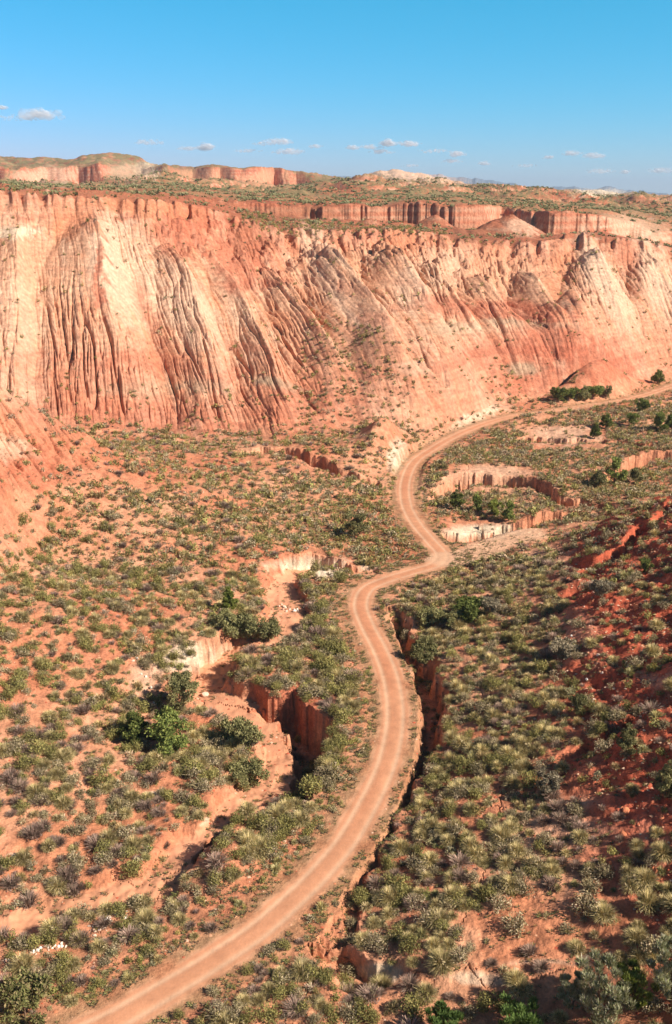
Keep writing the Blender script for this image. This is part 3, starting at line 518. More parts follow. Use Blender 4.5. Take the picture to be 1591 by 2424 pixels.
def leafball(n, R, H, ls, cols, seed=0, lumps=6, zc=.0):
    """leaf clumps spread through an uneven dome"""
    g = np.random.default_rng(seed)
    lc = np.stack([g.uniform(-.55, .55, lumps) * R, g.uniform(-.55, .55, lumps) * R, g.uniform(.15, .65, lumps) * H + zc], 1); lr = g.uniform(.4, .62, lumps)
    k = g.integers(0, lumps, n); d = g.normal(size=(n, 3)); d /= np.linalg.norm(d, axis=1, keepdims=True)
    rad = lr[k] * g.uniform(.55, 1.05, n) ** .5
    P = lc[k] + d * rad[:, None] * np.array([R, R, H * .75]); P[:, 2] = np.maximum(P[:, 2], .02)
    nrm = d + g.normal(size=(n, 3)) * .55; nrm /= np.linalg.norm(nrm, axis=1, keepdims=True)
    a = np.cross(nrm, g.normal(size=(n, 3))); a /= np.linalg.norm(a, axis=1, keepdims=True) + 1e-9; b = np.cross(nrm, a)
    s = (ls * g.uniform(.6, 1.3, n))[:, None]
    V = np.stack([P - a * s * .5, P + b * s * .28, P + a * s * .6, P - b * s * .28], 1)
    Fq = np.arange(n)[:, None] * 4 + np.array([[0, 1, 2, 3]])
    c = cols[(g.integers(0, len(cols), lumps)[k] * .5 + g.integers(0, len(cols), n) * .5).astype(int)]
    return V.reshape(-1, 3), Fq, np.repeat(c, 4, 0)
def twigs(n, R, H, wd, cols, seed=0):
    return blades(n, R, H, wd, cols, 0, seed, .75, .5)
def merge(*parts):
    off = 0; Vs, Fs, Cs = [], [], []
    for v, f, c in parts: Vs.append(v); Fs.append(f + off); Cs.append(c); off += len(v)
    return np.vstack(Vs), np.vstack(Fs), np.vstack(Cs)
P_T = np.array([lin(c) for c in ((168, 156, 98), (184, 172, 112), (146, 136, 84), (206, 192, 140), (122, 118, 74))])      # esparto grass
P_G = np.array([lin(c) for c in ((134, 126, 88), (150, 140, 104), (112, 106, 72), (164, 152, 118), (100, 92, 66))])       # grey scrub
P_D = np.array([lin(c) for c in ((118, 116, 62), (136, 132, 74), (98, 98, 54), (146, 140, 86))])                            # green scrub
P_P = np.array([lin(c) for c in ((136, 116, 98), (120, 102, 84), (154, 134, 112), (112, 102, 78))])                        # dry twiggy scrub
P_PINE = np.array([lin(c) for c in ((98, 108, 52), (82, 94, 44), (116, 124, 62), (68, 80, 38))])
P_OLD = np.array([lin(c) for c in ((112, 112, 68), (96, 98, 58), (128, 126, 82))])
P_TAM = np.array([lin(c) for c in ((142, 148, 104), (158, 162, 120), (122, 132, 84), (172, 172, 138))])
P_GRN = np.array([lin(c) for c in ((98, 118, 58), (112, 130, 70), (86, 104, 52))])
for P_ in (P_T, P_G, P_D, P_P, P_PINE, P_OLD, P_TAM): P_ *= [1.25, 1.12, 1.22]
P_PINE *= 1.3; P_OLD *= 1.15; P_TAM *= .9
P_BARK = np.array([lin(c) for c in ((120, 96, 76), (138, 116, 96))])
def shrub_shape(kind, lod, seed):
    q = {0: 1.0, 1: .27, 2: .08}[lod]; ws = {0: 1, 1: 1.9, 2: 3.4}[lod]
    if kind == 'T': return merge(blades(int(900 * q), .58, .74, .012 * ws, P_T, .5, seed, .9), leafball(int(200 * q) + 4, .5, .55, .14 * ws ** .5, P_T * .5, seed + 1, 5))  # core leaves darkened to paint in the tussock's self-shadow
    if kind == 'G': return merge(leafball(int(620 * q), .58, .64, .09 * ws ** .8, P_G, seed, 7), twigs(int(70 * q) + 1, .6, .62, .02 * ws, P_G * 1.15, seed + 1))
    if kind == 'D': return merge(leafball(int(680 * q), .6, .8, .088 * ws ** .8, P_D, seed, 7), twigs(int(50 * q) + 1, .6, .74, .02 * ws, P_D, seed + 1))
    if kind == 'P': return merge(twigs(int(240 * q) + 4, .62, .6, .022 * ws, P_P, seed + 1), leafball(int(120 * q), .5, .45, .1 * ws ** .8, P_P, seed, 6))
SH = {(k, l): [shrub_shape(k, l, 40 + 10 * i + ord(k)) for i in range(5 if l < 2 else 6)] for k in 'TGDP' for l in (0, 1, 2)}

# ------------------------------------------------------------------ where scrub grows: cover by region, measured on the photo (px polygons), (T,G,D,P) mix, soil cover, size
def inside(px, py, poly):
    c = np.zeros(px.shape, bool); n = len(poly); j = n - 1
    for i in range(n):
        xi, yi = poly[i]; xj, yj = poly[j]
        c ^= ((yi > py) != (yj > py)) & (px < (xj - xi) * (py - yi) / (yj - yi + 1e-9) + xi); j = i
    return c
B = 9999
REG = [  # poly, cover, mix, size, zone
 ([(-B, -B), (B, -B), (B, B), (-B, B)], .3, (2, 3, 2, 1), 1.0, 'slope'),
 ([(-300, 430), (1700, 430), (1700, 900), (1400, 925), (1150, 930), (1000, 1000), (600, 1010), (0, 960), (-300, 900)], .03, (1, 2, 3, 0), .8, 'wall'),
 ([(560, 490), (1000, 520), (1040, 545), (700, 560), (560, 530)], .3, (1, 2, 3, 0), .8, 'wall'),
 ([(720, 740), (900, 760), (1060, 900), (1160, 930), (1000, 1000), (700, 1000), (680, 900)], .32, (2, 3, 3, 0), .85, 'wall'),
 ([(1180, 780), (1330, 790), (1400, 905), (1200, 930), (1080, 900)], .22, (1, 2, 3, 0), .85, 'wall'),
 ([(-300, 840), (0, 900), (160, 990), (300, 1060), (200, 1150), (-300, 1150)], .3, (1, 3, 1, 1), .9, 'slope'),
 ([(160, 990), (600, 1010), (920, 1000), (920, 1110), (560, 1130), (-300, 1180), (-300, 1120), (220, 1120)], .38, (2, 3, 3, 1), .95, 'slope'),
 ([(-300, 1150), (560, 1130), (920, 1110), (1000, 1300), (600, 1350), (600, 1500), (460, 1600), (300, 1700), (-300, 1700)], .62, (3, 4, 4, 1), 1.0, 'slope'),
 ([(560, 1130), (920, 1110), (990, 1280), (860, 1290), (560, 1240)], .85, (2, 5, 4, 0), 1.0, 'slope'),
 ([(-300, 1700), (300, 1700), (640, 1690), (620, 1800), (480, 1900), (-300, 1850)], .68, (3, 4, 3, 2), 1.05, 'slope'),
 ([(-300, 1850), (480, 1880), (420, 2050), (200, 2090), (-300, 2200)], .5, (2, 4, 2, 3), 1.0, 'slope'),
 ([(690, 1350), (830, 1340), (860, 1560), (890, 1700), (850, 1800), (760, 1960), (650, 2060), (500, 2090), (560, 1980), (640, 1880), (760, 1760), (600, 1600), (480, 1600), (560, 1560), (680, 1480)], .95, (3, 4, 5, 1), 1.3, 'strip'),
 ([(490, 1670), (600, 1690), (640, 1760), (622, 1830), (540, 1880), (440, 1850)], .92, (2, 4, 3, 1), 1.1, 'slope'),
 ([(860, 1860), (790, 1990), (680, 2090), (640, 2060), (760, 1900)], .3, (1, 4, 2, 0), .6, 'strip'),
 ([(780, 1350), (840, 1420), (850, 1550), (830, 1560), (775, 1420)], .4, (0, 4, 1, 0), .5, 'strip'),
 ([(0, 2170), (250, 2080), (420, 2060), (640, 2080), (600, 2150), (420, 2230), (150, 2350), (-200, 2400), (-200, 2200)], .7, (2, 4, 3, 1), 1.0, 'verge'),
 ([(150, 2350), (420, 2230), (560, 2170), (560, 2200), (400, 2280), (180, 2385)], .15, (1, 2, 1, 0), .5, 'verge'),
 ([(340, 2420), (600, 2180), (740, 2180), (900, 2300), (880, 2420)], .8, (1, 4, 3, 2), 1.0, 'shoulder'),
 ([(740, 2060), (830, 2010), (800, 2160), (640, 2170)], .1, (1, 3, 1, 0), .5, 'shoulder'),
 ([(930, 1540), (985, 1650), (985, 1760), (940, 1830), (950, 1700)], .12, (1, 3, 1, 0), .5, 'shoulder'),
 ([(890, 1400), (1000, 1340), (1150, 1290), (1260, 1290), (1300, 1420), (1320, 1700), (1260, 1850), (1290, 2080), (1100, 2130), (940, 2130), (830, 2100), (860, 2030), (940, 1880), (1020, 1760), (1010, 1640), (960, 1540)], .84, (7, 4, 3, 1), 1.0, 'bank'),
 ([(840, 2100), (1060, 2120), (1050, 2260), (860, 2260), (780, 2200)], .62, (8, 3, 1, 0), 1.1, 'bank'),
 ([(1270, 1850), (1420, 1830), (1420, 1960), (1300, 2020), (1230, 1930)], .35, (1, 2, 0, 5), 1.0, 'redhill'),
 ([(1260, 1290), (1562, 1140), (1900, 1000), (1900, 1800), (1562, 1850), (1300, 1840), (1330, 1600), (1290, 1420)], .28, (4, 3, 2, 1), 1.05, 'redhill'),
 ([(1420, 1850), (1900, 1800), (1900, 2100), (1430, 2080)], .2, (3, 2, 1, 1), 1.0, 'redhill'),
 ([(1290, 2020), (1900, 2040), (1900, 2300), (1350, 2280), (1300, 2140)], .42, (8, 3, 1, 1), 1.15, 'redground'),
 ([(1060, 2120), (1300, 2100), (1340, 2250), (1300, 2400), (900, 2400), (960, 2280), (1060, 2250)], .16, (4, 4, 1, 1), 1.05, 'redground'),
 ([(1000, 1310), (1160, 1230), (1400, 1210), (1562, 1130), (1900, 1100), (1900, 960), (1500, 935), (1200, 985), (1040, 1060), (980, 1110), (985, 1220)], .95, (2, 6, 3, 0), .95, 'flats'),
 ([(1040, 1080), (1240, 1085), (1240, 1140), (1040, 1150)], .06, (1, 2, 1, 0), .7, 'flats'),
 ([(1020, 1210), (1240, 1210), (1240, 1262), (1040, 1275)], .06, (1, 2, 1, 0), .7, 'flats'),
 ([(1200, 990), (1410, 990), (1410, 1045), (1240, 1045)], .1, (1, 2, 1, 0), .7, 'flats'),
 ([(900, 1380), (760, 1360), (850, 1335), (1000, 1290), (1010, 1320)], .35, (1, 3, 1, 0), .5, 'strip'),
]
def scatter():
    sp_ = .72; g = np.random.default_rng(11)
    xs = np.arange(-125, 150, sp_); ys = np.arange(18, 345, sp_)
    GX, GY = np.meshgrid(xs, ys); GX = GX + g.uniform(-.45, .45, GX.shape) * sp_; GY = GY + g.uniform(-.45, .45, GY.shape) * sp_
    GX = GX.ravel(); GY = GY.ravel(); a = np.degrees(np.arctan2(GX, GY)); m = (np.abs(a) < 24); GX, GY = GX[m], GY[m]
    z, mm = height(GX, GY); px, py = project(GX, GY, z)
    zx = height(GX + .4, GY, False); zy = height(GX, GY + .4, False); sl_ = np.hypot(zx - z, zy - z) / .4
    cov = np.zeros(len(GX)); size = np.ones(len(GX)); mixw = np.zeros((len(GX), 4)); zone = np.zeros(len(GX), int)
    for i, (poly, c, mx, s, zn) in enumerate(REG):
        k = inside(px, py, poly); cov[k] = c; size[k] = s; mixw[k] = mx; zone[k] = i
    clump = sm(-.35, .3, fbm(GX / 5.5, GY / 5.5, 3, 141))
    p = np.minimum(cov * 1.25, np.maximum(cov, .88)) * (.55 + .65 * clump); p = np.where(cov > .8, cov * (.75 + .35 * clump), p)
    rd = mm['rd']; p = np.where(rd < 4.5, np.maximum(p, .38), p) * sm(1.75, 2.5, rd + noise(GX, GY, 5) * .5); p = np.where((mm['bd'] > .55) & (mm['bd'] < 3.2) & (mm['r'] < 150), np.maximum(p, .8), p); p = np.where((mm['flow'] > .02) & (mm['flow'] < .5), np.maximum(p, .8), p) * sm(1.75, 2.5, rd); p *= sm(2.4, 3.8, mm['sd']); bedm = mm['bd'] < .55; p = np.where(bedm, 0, p)
    p = np.maximum(p, .3 * sm(.3, .04, mm['t']) * (mm['t'] > -.02) * clump)
    p = np.where(sl_ > 1.1, p * .12, p); p = np.where((mm['r'] > mm['D'][1]), p * .8, p)
    size = np.where((rd < 4.2) & (size > .6), .6, size)
    dens = np.where(size < .7, 1.0, .8)              # bushes wider than a cell
    k = g.random(len(GX)) < p * dens
    s = size * np.clip(g.lognormal(-.1, .38, len(GX)), .35, 1.65)
    mixw /= mixw.sum(1, keepdims=True); cum = np.cumsum(mixw, 1); kd = (g.random(len(GX))[:, None] > cum).sum(1).clip(0, 3)
    return GX[k], GY[k], z[k], px[k], py[k], s[k], kd[k], zone[k], sl_[k]
sx, sy, sz, spx, spy, ss, sk, szn, ssl = scatter()
ssc = ss * FPX / np.hypot(np.hypot(sx, sy), CAMZ - sz)
inview = (spx > -15) & (spx < 1577) & (spy < 2395)
KN = {0: ('grass_tussock', 'tussock', 'yellow-green spiky grass tussock', 'T'), 1: ('grey_shrub', 'shrub', 'low grey-olive rounded shrub', 'G'),
      2: ('green_shrub', 'shrub', 'leafy dark green rounded shrub', 'D'), 3: ('twiggy_shrub', 'shrub', 'dry brown-grey twiggy shrub', 'P')}
ZN = {'slope': 'on the sandy slope left of the riverbed', 'wall': 'at the foot of the pink slope', 'strip': 'between road and riverbed', 'verge': 'on the verge in the lower left corner', 'shoulder': "beside the road's right edge", 'bank': 'on the bank right of the road', 'redhill': 'on the dark red hillside', 'redground': 'on bare clay in the lower right corner', 'flats': 'on the flats beyond the road bend'}
meshes = {k: [np_mesh(KN[k][0] + '_mesh', *SH[(KN[k][3], 0)][i], PM) for i in range(5)] for k in KN}
protos = {}
g = np.random.default_rng(5)
single = np.zeros(len(sx), bool)
for k in KN:
    c = np.where((sk == k) & inview)[0]; c = c[np.argsort(-ssc[c])][:300]; single[c] = True
    nm, cat, lb, _ = KN[k]
    for n_, i in enumerate(c):
        key = (k, n_ % 5)
        if key not in protos: o = bpy.data.objects.new(nm, meshes[k][n_ % 5]); protos[key] = o
        else: o = protos[key].copy()
        COL.objects.link(o); s = float(ss[i])
        o.location = (float(sx[i]), float(sy[i]), float(sz[i]) - .05 * s); o.rotation_euler = (g.uniform(-.12, .12), g.uniform(-.12, .12), g.uniform(0, 6.28)); o.scale = (s, s, s * g.uniform(.8, 1.15))
        zt = ZN[REG[szn[i]][4]]
        o['label'] = lb + ' ' + zt; o['category'] = cat; o['group'] = lb + 's ' + zt
def batch(name, sel, label, cat):
    Vs, Fs, Cs = [], [], []; off = 0; g = np.random.default_rng(len(sel))
    for k in KN:
        for lod in (1, 2):
            far = np.hypot(sx[sel], sy[sel]) > 125
            ids = sel[(sk[sel] == k) & (far == (lod == 2))]
            for v in range(len(SH[(KN[k][3], lod)])):
                ii = ids[v::len(SH[(KN[k][3], lod)])]
                if not len(ii): continue
                bv, bf, bc = SH[(KN[k][3], lod)][v]; n = len(ii)
                th = g.uniform(0, 6.28, n); s = ss[ii]; ca, sa = np.cos(th) * s, np.sin(th) * s
                W = np.empty((n, len(bv), 3), F)
                W[..., 0] = sx[ii][:, None] + ca[:, None] * bv[:, 0] - sa[:, None] * bv[:, 1]
                W[..., 1] = sy[ii][:, None] + sa[:, None] * bv[:, 0] + ca[:, None] * bv[:, 1]
                W[..., 2] = sz[ii][:, None] - .05 + (s * g.uniform(.8, 1.15, n))[:, None] * bv[:, 2]
                br = g.uniform(.72, 1.25, n)[:, None, None] * (1 + g.uniform(-.08, .08, (n, 1, 3)))
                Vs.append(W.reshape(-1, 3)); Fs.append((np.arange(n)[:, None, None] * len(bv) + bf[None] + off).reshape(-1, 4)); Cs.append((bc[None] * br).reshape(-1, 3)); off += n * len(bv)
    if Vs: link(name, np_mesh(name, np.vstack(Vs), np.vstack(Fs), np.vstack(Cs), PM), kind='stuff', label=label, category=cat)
rest = np.where(~single)[0]
print('shrubs', len(sx), 'single', single.sum())
batch('distant_grass_tussocks', rest[sk[rest] == 0], 'countless smaller grass tussocks spread over the valley and slopes', 'grass')
batch('distant_scrub', rest[sk[rest] != 0], 'countless smaller grey and green scrub bushes over the valley and slopes', 'scrub')

# far scrub of the plateau and hills
def far_scrub():
    g = np.random.default_rng(21); n = 60000
    a = np.radians(g.uniform(-22, 22, n)); rr = np.sqrt(g.uniform(262 ** 2, 1000 ** 2, n)); kx = rr * np.sin(a); ky = rr * np.cos(a)
    z, mm = height(kx, ky); px, py = project(kx, ky, z)
    z2 = height(kx, ky + 1.5, False); z3 = height(kx + 1.5, ky, False); s_ = np.hypot(z2 - z, z3 - z) / 1.5
    zc = mm['r'] > mm['D'][1] + 3
    p = np.where(rr > 396, .7, .35) * sm(.45, .2, s_) * sm(-.15, .3, fbm(kx / 20, ky / 30, 4, 151) + .1)
    k = (g.random(n) < p) & zc; kx, ky, z = kx[k], ky[k], z[k]; n = len(kx)
    bs = [leafball(9, .8, .8, .75, np.array([lin(c) for c in ((112, 112, 74), (126, 122, 86), (94, 96, 60))]), i, 3) for i in range(6)]
    Vs, Fs, Cs = [], [], []; off = 0
    for v, (bv, bf, bc) in enumerate(bs):
        ii = np.arange(n)[v::6]; s = g.uniform(.6, 1.5, len(ii)) * np.where(np.hypot(kx[ii], ky[ii]) > 600, 1.3, 1)
        W = bv[None] * s[:, None, None] + np.stack([kx[ii], ky[ii], z[ii]], 1)[:, None, :]
        Vs.append(W.reshape(-1, 3)); Fs.append((np.arange(len(ii))[:, None, None] * len(bv) + bf[None] + off).reshape(-1, 4)); Cs.append((bc[None] * g.uniform(.75, 1.2, (len(ii), 1, 1))).reshape(-1, 3)); off += len(ii) * len(bv)
    link('plateau_scrub', np_mesh('plateau_scrub', np.vstack(Vs), np.vstack(Fs), np.vstack(Cs), PM), kind='stuff', label='low green scrub covering the plateau beyond the pink cliffs', category='scrub')
far_scrub()

# ------------------------------------------------------------------ low dry grass and gravel on the verges
def ground_cover():
    g = np.random.default_rng(31); n = 80000
    a = np.radians(g.uniform(-22, 22, n)); rr = np.sqrt(g.uniform(40 ** 2, 150 ** 2, n)); kx = rr * np.sin(a); ky = rr * np.cos(a)
    z, mm = height(kx, ky); px, py = project(kx, ky, z)
    p = .25 * sm(-.2, .3, fbm(kx / 6, ky / 6, 3, 161)) + .9 * sm(6.5, 3.0, mm['rd']) * (noise(kx / 2, ky / 2, 162) > -.1)
    p *= sm(1.5, 2.1, mm['rd']); p = np.where((mm['flow'] > 2.5), p * .1, p)
    k = g.random(n) < p; kx, ky, z = kx[k], ky[k], z[k]; n = len(kx)
    cols = np.vstack([P_T, P_G, P_D, P_G])
    b = blades(14, .24, .16, .035, cols, .2, 3); v, f, c = b
    s = g.uniform(.5, 1.5, n); W = v[None] * s[:, None, None] + np.stack([kx, ky, z], 1)[:, None, :]
    link('low_grass', np_mesh('low_grass', W.reshape(-1, 3), (np.arange(n)[:, None, None] * len(v) + f[None]).reshape(-1, 4), (c[None] * g.uniform(.7, 1.3, (n, 1, 3)) ** .5).reshape(-1, 3), PM), kind='stuff', label='sparse low dry grass on the soil and road verges', category='grass')
    n = 26000
    a = np.radians(g.uniform(-22, 22, n)); rr = np.sqrt(g.uniform(40 ** 2, 130 ** 2, n)); kx = rr * np.sin(a); ky = rr * np.cos(a)
    z, mm = height(kx, ky); k = (g.random(n) < .12 + .8 * sm(3, 8, mm['rug'] * 8) + .2 * (mm['flow'] > 1)) & (mm['rd'] > 1.5); kx, ky, z = kx[k], ky[k], z[k]; n = len(kx)
    o = np.array([(1, 0, 0), (0, 1, 0), (-1, 0, 0), (0, -1, 0), (0, 0, 1), (0, 0, -1)], float) * [1, .8, .6]
    o = o * g.uniform(.7, 1.2, (6, 1)); f = np.array([(0, 1, 4, 4), (1, 2, 4, 4), (2, 3, 4, 4), (3, 0, 4, 4)])[:, :3]
    th = g.uniform(0, 6.28, n); s = g.uniform(.05, .2, n) * g.uniform(.5, 1.3, n); ca, sa = np.cos(th) * s, np.sin(th) * s
    W = np.stack([kx[:, None] + ca[:, None] * o[:, 0] - sa[:, None] * o[:, 1], ky[:, None] + sa[:, None] * o[:, 0] + ca[:, None] * o[:, 1], z[:, None] + s[:, None] * o[:, 2]], -1)
    cc = np.array([C_PEACH, C_RED, C_ORANGE, C_PALE, C_DEEP])[g.integers(0, 5, n)]
    link('gravel', np_mesh('gravel', W.reshape(-1, 3), (np.arange(n)[:, None, None] * 6 + f[None]).reshape(-1, 3), np.repeat(cc, 6, 0), RM), kind='stuff', label='small clods and stones scattered over the red soil', category='gravel')
ground_cover()

# ------------------------------------------------------------------ trees
def tube(P, R, n=6):
    P = np.asarray(P, float); m = len(P); V = []
    for i in range(m):
        d = P[min(i + 1, m - 1)] - P[max(i - 1, 0)]; d /= np.linalg.norm(d) + 1e-9
        a = np.cross(d, (0.3, 1, .1)); a /= np.linalg.norm(a); b = np.cross(d, a)
        for k in range(n): V.append(P[i] + R[i] * (a * math.cos(6.2832 * k / n) + b * math.sin(6.2832 * k / n)))
    Fq = [(i * n + k, i * n + (k + 1) % n, (i + 1) * n + (k + 1) % n, (i + 1) * n + k) for i in range(m - 1) for k in range(n)]
    V = np.array(V); return V, np.array(Fq), np.tile(P_BARK[0], (len(V), 1))
def make_tree(name, H, W, cols, style, seed):
    """unit builder: trunk, limbs and a crown of leaf clumps"""
    g = np.random.default_rng(seed); root = bpy.data.objects.new(name, None); root.empty_display_size = .5; COL.objects.link(root)
    lean = g.uniform(-.08, .08, 2)
    tp = [(lean[0] * H * s, lean[1] * H * s, H * s * .92) for s in (-.03, .2, .45, .7, 1)]
    limbs, tips = [], []
    nl = {'pine': 18, 'bush': 14, 'tamarisk': 30}[style]
    for i in range(nl):
        s = g.uniform(.12 if style == 'pine' else .02, .9); th = g.uniform(0, 6.28)
        wl = W * .5 * (1.05 - (s * .75 if style == 'pine' else s * .35)) * g.uniform(.65, 1.05)
        z0 = H * s * .8; x0, y0 = lean * H * s
        rise = (.16 if style == 'pine' else .5) * H * g.uniform(.6, 1.3)
        pts_ = [(x0, y0, z0), (x0 + math.cos(th) * wl * .5, y0 + math.sin(th) * wl * .5, z0 + rise * .35), (x0 + math.cos(th) * wl, y0 + math.sin(th) * wl, min(z0 + rise, H * .95))]
        limbs.append(tube(pts_, [.02 * H * .5, .012 * H * .5, .004 * H], 4)); tips.append(pts_[1]); tips.append(pts_[2]); tips.append(pts_[2])
    tips.append((lean[0] * H, lean[1] * H, H * .95)); tips.append((lean[0] * H * .8, lean[1] * H * .8, H * .78))
    tips = np.array(tips); n = {'pine': 6500, 'bush': 5200, 'tamarisk': 7000}[style]
    k = g.integers(0, len(tips), n); d = g.normal(size=(n, 3)); d /= np.linalg.norm(d, axis=1, keepdims=True)
    cr = g.uniform(.55, 1.1, len(tips)); rad = W * (.12 if style == 'tamarisk' else .17) * cr[k] * g.random(n) ** .4
    P = tips[k] + d * rad[:, None] * [1, 1, .85]; P[:, 2] = np.maximum(P[:, 2], .05 * H)
    if style == 'tamarisk':
        up = np.stack([d[:, 0] * .7, d[:, 1] * .7, np.abs(d[:, 2]) * .6 + .7], 1); ls = .10 * W ** .5; wd = .16
    else: up = d + g.normal(size=(n, 3)) * .6; ls = .062 * W ** .6; wd = .42
    up /= np.linalg.norm(up, axis=1, keepdims=True); b = np.cross(up, g.normal(size=(n, 3))); b /= np.linalg.norm(b, axis=1, keepdims=True) + 1e-9
    s = (ls * g.uniform(.6, 1.4, n))[:, None]
    V = np.stack([P - up * s, P + b * s * wd, P + up * s, P - b * s * wd], 1).reshape(-1, 3)
    Fq = np.arange(n)[:, None] * 4 + np.array([[0, 1, 2, 3]]); tint = g.uniform(.75, 1.2, len(tips))
    C = np.repeat(cols[g.integers(0, len(cols), n)] * tint[k][:, None], 4, 0)
    def child(nm, vfc, m):
        o = bpy.data.objects.new(nm, np_mesh(name + '_' + nm, *vfc, m)); COL.objects.link(o); o.parent = root
    child('trunk', tube(tp, [.03 * H, .026 * H, .02 * H, .012 * H, .004 * H], 7), BM)
    for l_ in limbs[:10]: child('limb', l_, BM)
    child('crown', (V, Fq, C), PM)
    return root
TREES = [  # px, py of the foot, height px, width px, style, palette, label
 (395, 1738, 118, 108, 'pine', 'PINE', 'biggest bushy bright green pine left of the riverbed bend'),
 (312, 1722, 84, 74, 'pine', 'PINE', 'smaller bright green pine at the left side of the biggest pine'),
 (428, 1650, 92, 84, 'bush', 'OLD', 'dull grey-green bushy tree just behind the biggest pine'),
 (535, 1422, 72, 40, 'pine', 'GRN2', 'narrow yellowish green tree above the wash scrub on the left slope'),
 (560, 1478, 52, 84, 'bush', 'OLD', 'broad dark bush left of the upper riverbed'),
 (612, 1488, 56, 76, 'bush', 'OLD', 'rounded olive bush at the edge of the upper riverbed'),
 (520, 1455, 40, 54, 'bush', 'OLD', 'small dark bush at the foot of the narrow yellowish tree'),
 (575, 1830, 62, 88, 'bush', 'OLD', 'low green bush inside the curve of the dry riverbed'),
 (560, 1730, 50, 96, 'bush', 'OLD', 'wide straw-green bush on the inner bend of the riverbed'),
 (822, 1252, 66, 52, 'bush', 'OLD', 'olive green tree on the slope left of the road bend'),
 (1062, 1188, 72, 34, 'pine', 'PINE', 'slim dark pine right of the road bend, tallest of its row'),
 (1108, 1188, 48, 30, 'pine', 'PINE', 'short slim pine second from the left in the row beyond the pale bank'),
 (1150, 1200, 42, 34, 'bush', 'GRN2', 'small light green bush between the slim pines beyond the pale bank'),
 (1182, 1210, 58, 34, 'pine', 'PINE', 'slim pine at the right end of the row beyond the pale bank'),
 (1392, 1132, 46, 42, 'pine', 'OLD', 'left pine of the cluster beside the dark canyon at the right'),
 (1428, 1125, 72, 54, 'pine', 'PINE', 'tallest pine of the cluster beside the dark canyon at the right'),
 (1478, 1125, 46, 32, 'pine', 'OLD', 'right pine of the cluster beside the dark canyon at the right'),
 (1382, 1020, 44, 26, 'pine', 'PINE', 'small pine standing in front of the pink bank in the far flats'),
 (1408, 995, 40, 32, 'pine', 'PINE', 'small pine just above the pink bank in the far flats'),
 (1468, 990, 34, 28, 'bush', 'PINE', 'small dark bush tree right of the far pink bank'),
 (1490, 958, 34, 34, 'bush', 'PINE', 'dark bush tree just below the far stretch of road'),
 (1532, 1003, 54, 36, 'pine', 'PINE', 'leftmost tall pine at the right edge of the far flats'),
 (1560, 1000, 44, 34, 'pine', 'PINE', 'pine cut by the right edge of the photo in the far flats'),
 (1528, 893, 40, 34, 'pine', 'PINE', 'lone pine above the far end of the road'),
 (1298, 936, 40, 34, 'bush', 'PINE', 'leftmost tree of the grove above the far road'),
 (1326, 930, 30, 44, 'bush', 'PINE', 'second tree from the left in the grove above the far road'),
 (1356, 932, 42, 30, 'pine', 'OLD', 'middle tree of the grove above the far road'),
 (1380, 924, 28, 42, 'bush', 'PINE', 'second tree from the right in the grove above the far road'),
 (1408, 928, 34, 26, 'bush', 'OLD', 'rightmost tree of the grove above the far road'),
 (985, 1545, 72, 72, 'pine', 'OLD', 'rounded green tree on the edge of the roadside ditch, casting shadow across the road'),
 (1000, 1452, 46, 60, 'bush', 'OLD', 'rounded olive bush tree near the top of the right bank'),
 (1050, 1455, 42, 44, 'bush', 'OLD', 'small bush tree right of the rounded one on the right bank'),
 (1092, 1440, 54, 84, 'bush', 'PINE', 'wide dark green tree on the right bank'),
 (1138, 1432, 46, 48, 'bush', 'GREY', 'pale grey leafless bush at the right side of the wide dark tree'),
 (1456, 1752, 84, 52, 'pine', 'OLD', 'conical grey-green pine on the dark red hillside'),
 (1552, 1850, 100, 62, 'pine', 'OLD', 'tall grey-green pine cut by the right edge on the red hillside'),
 (1400, 1385, 42, 50, 'bush', 'GREY', 'silvery bush tree high on the dark red hillside'),
 (1310, 1525, 42, 62, 'bush', 'GREY', 'silvery grey bush tree in the middle of the right bank'),
 (1500, 1335, 40, 32, 'bush', 'PINE', 'small green bush tree near the top of the red hillside'),
 (1270, 1850, 66, 60, 'bush', 'GREY', 'pale grey bare bush on the bank in the right middle ground'),
 (1340, 1660, 50, 44, 'bush', 'OLD', 'dark green bush tree where the bank meets the red hillside'),
 (1028, 2400, 92, 90, 'tamarisk', 'GRN', 'bright green shrub tree leftmost along the bottom edge'),
 (1205, 2400, 104, 104, 'tamarisk', 'GRN', 'bright green feathery tree second from the left along the bottom edge'),
 (1390, 2420, 165, 120, 'tamarisk', 'TAM', 'tallest grey-green feathery tree along the bottom edge'),
 (1465, 2400, 110, 90, 'tamarisk', 'GRN2', 'yellowish feathery tree right of the tallest one at the bottom edge'),
 (1548, 2410, 150, 110, 'tamarisk', 'TAM', 'grey-green feathery tree in the bottom right corner'),
 (1330, 2345, 80, 70, 'tamarisk', 'TAM', 'small grey-green feathery tree behind the tallest one at the bottom'),
 (60, 2370, 96, 120, 'bush', 'STEM', 'big straw-coloured bush in the bottom left corner'),
]
PAL = dict(PINE=P_PINE, OLD=P_OLD, TAM=P_TAM, GRN=P_GRN, GRN2=np.array([lin(c) for c in ((124, 130, 58), (140, 140, 70), (104, 112, 50))]), GREY=np.array([lin(c) for c in ((152, 138, 112), (132, 120, 96), (166, 150, 124))]),
           STEM=np.array([lin(c) for c in ((150, 132, 92), (128, 124, 74), (112, 112, 66))]))
def ground_at(px, py, guess=0.0):
    """where the line of sight through this spot of the photo meets the ground"""
    a, b, c = ray(px, py); rr = np.geomspace(20, 1500, 4000); tt = rr / math.hypot(a, b)
    zr = CAMZ + c * tt; zg = height(a * tt, b * tt, False); k = np.argmax(zg > zr)
    return a * tt[k], b * tt[k], float(zg[k])
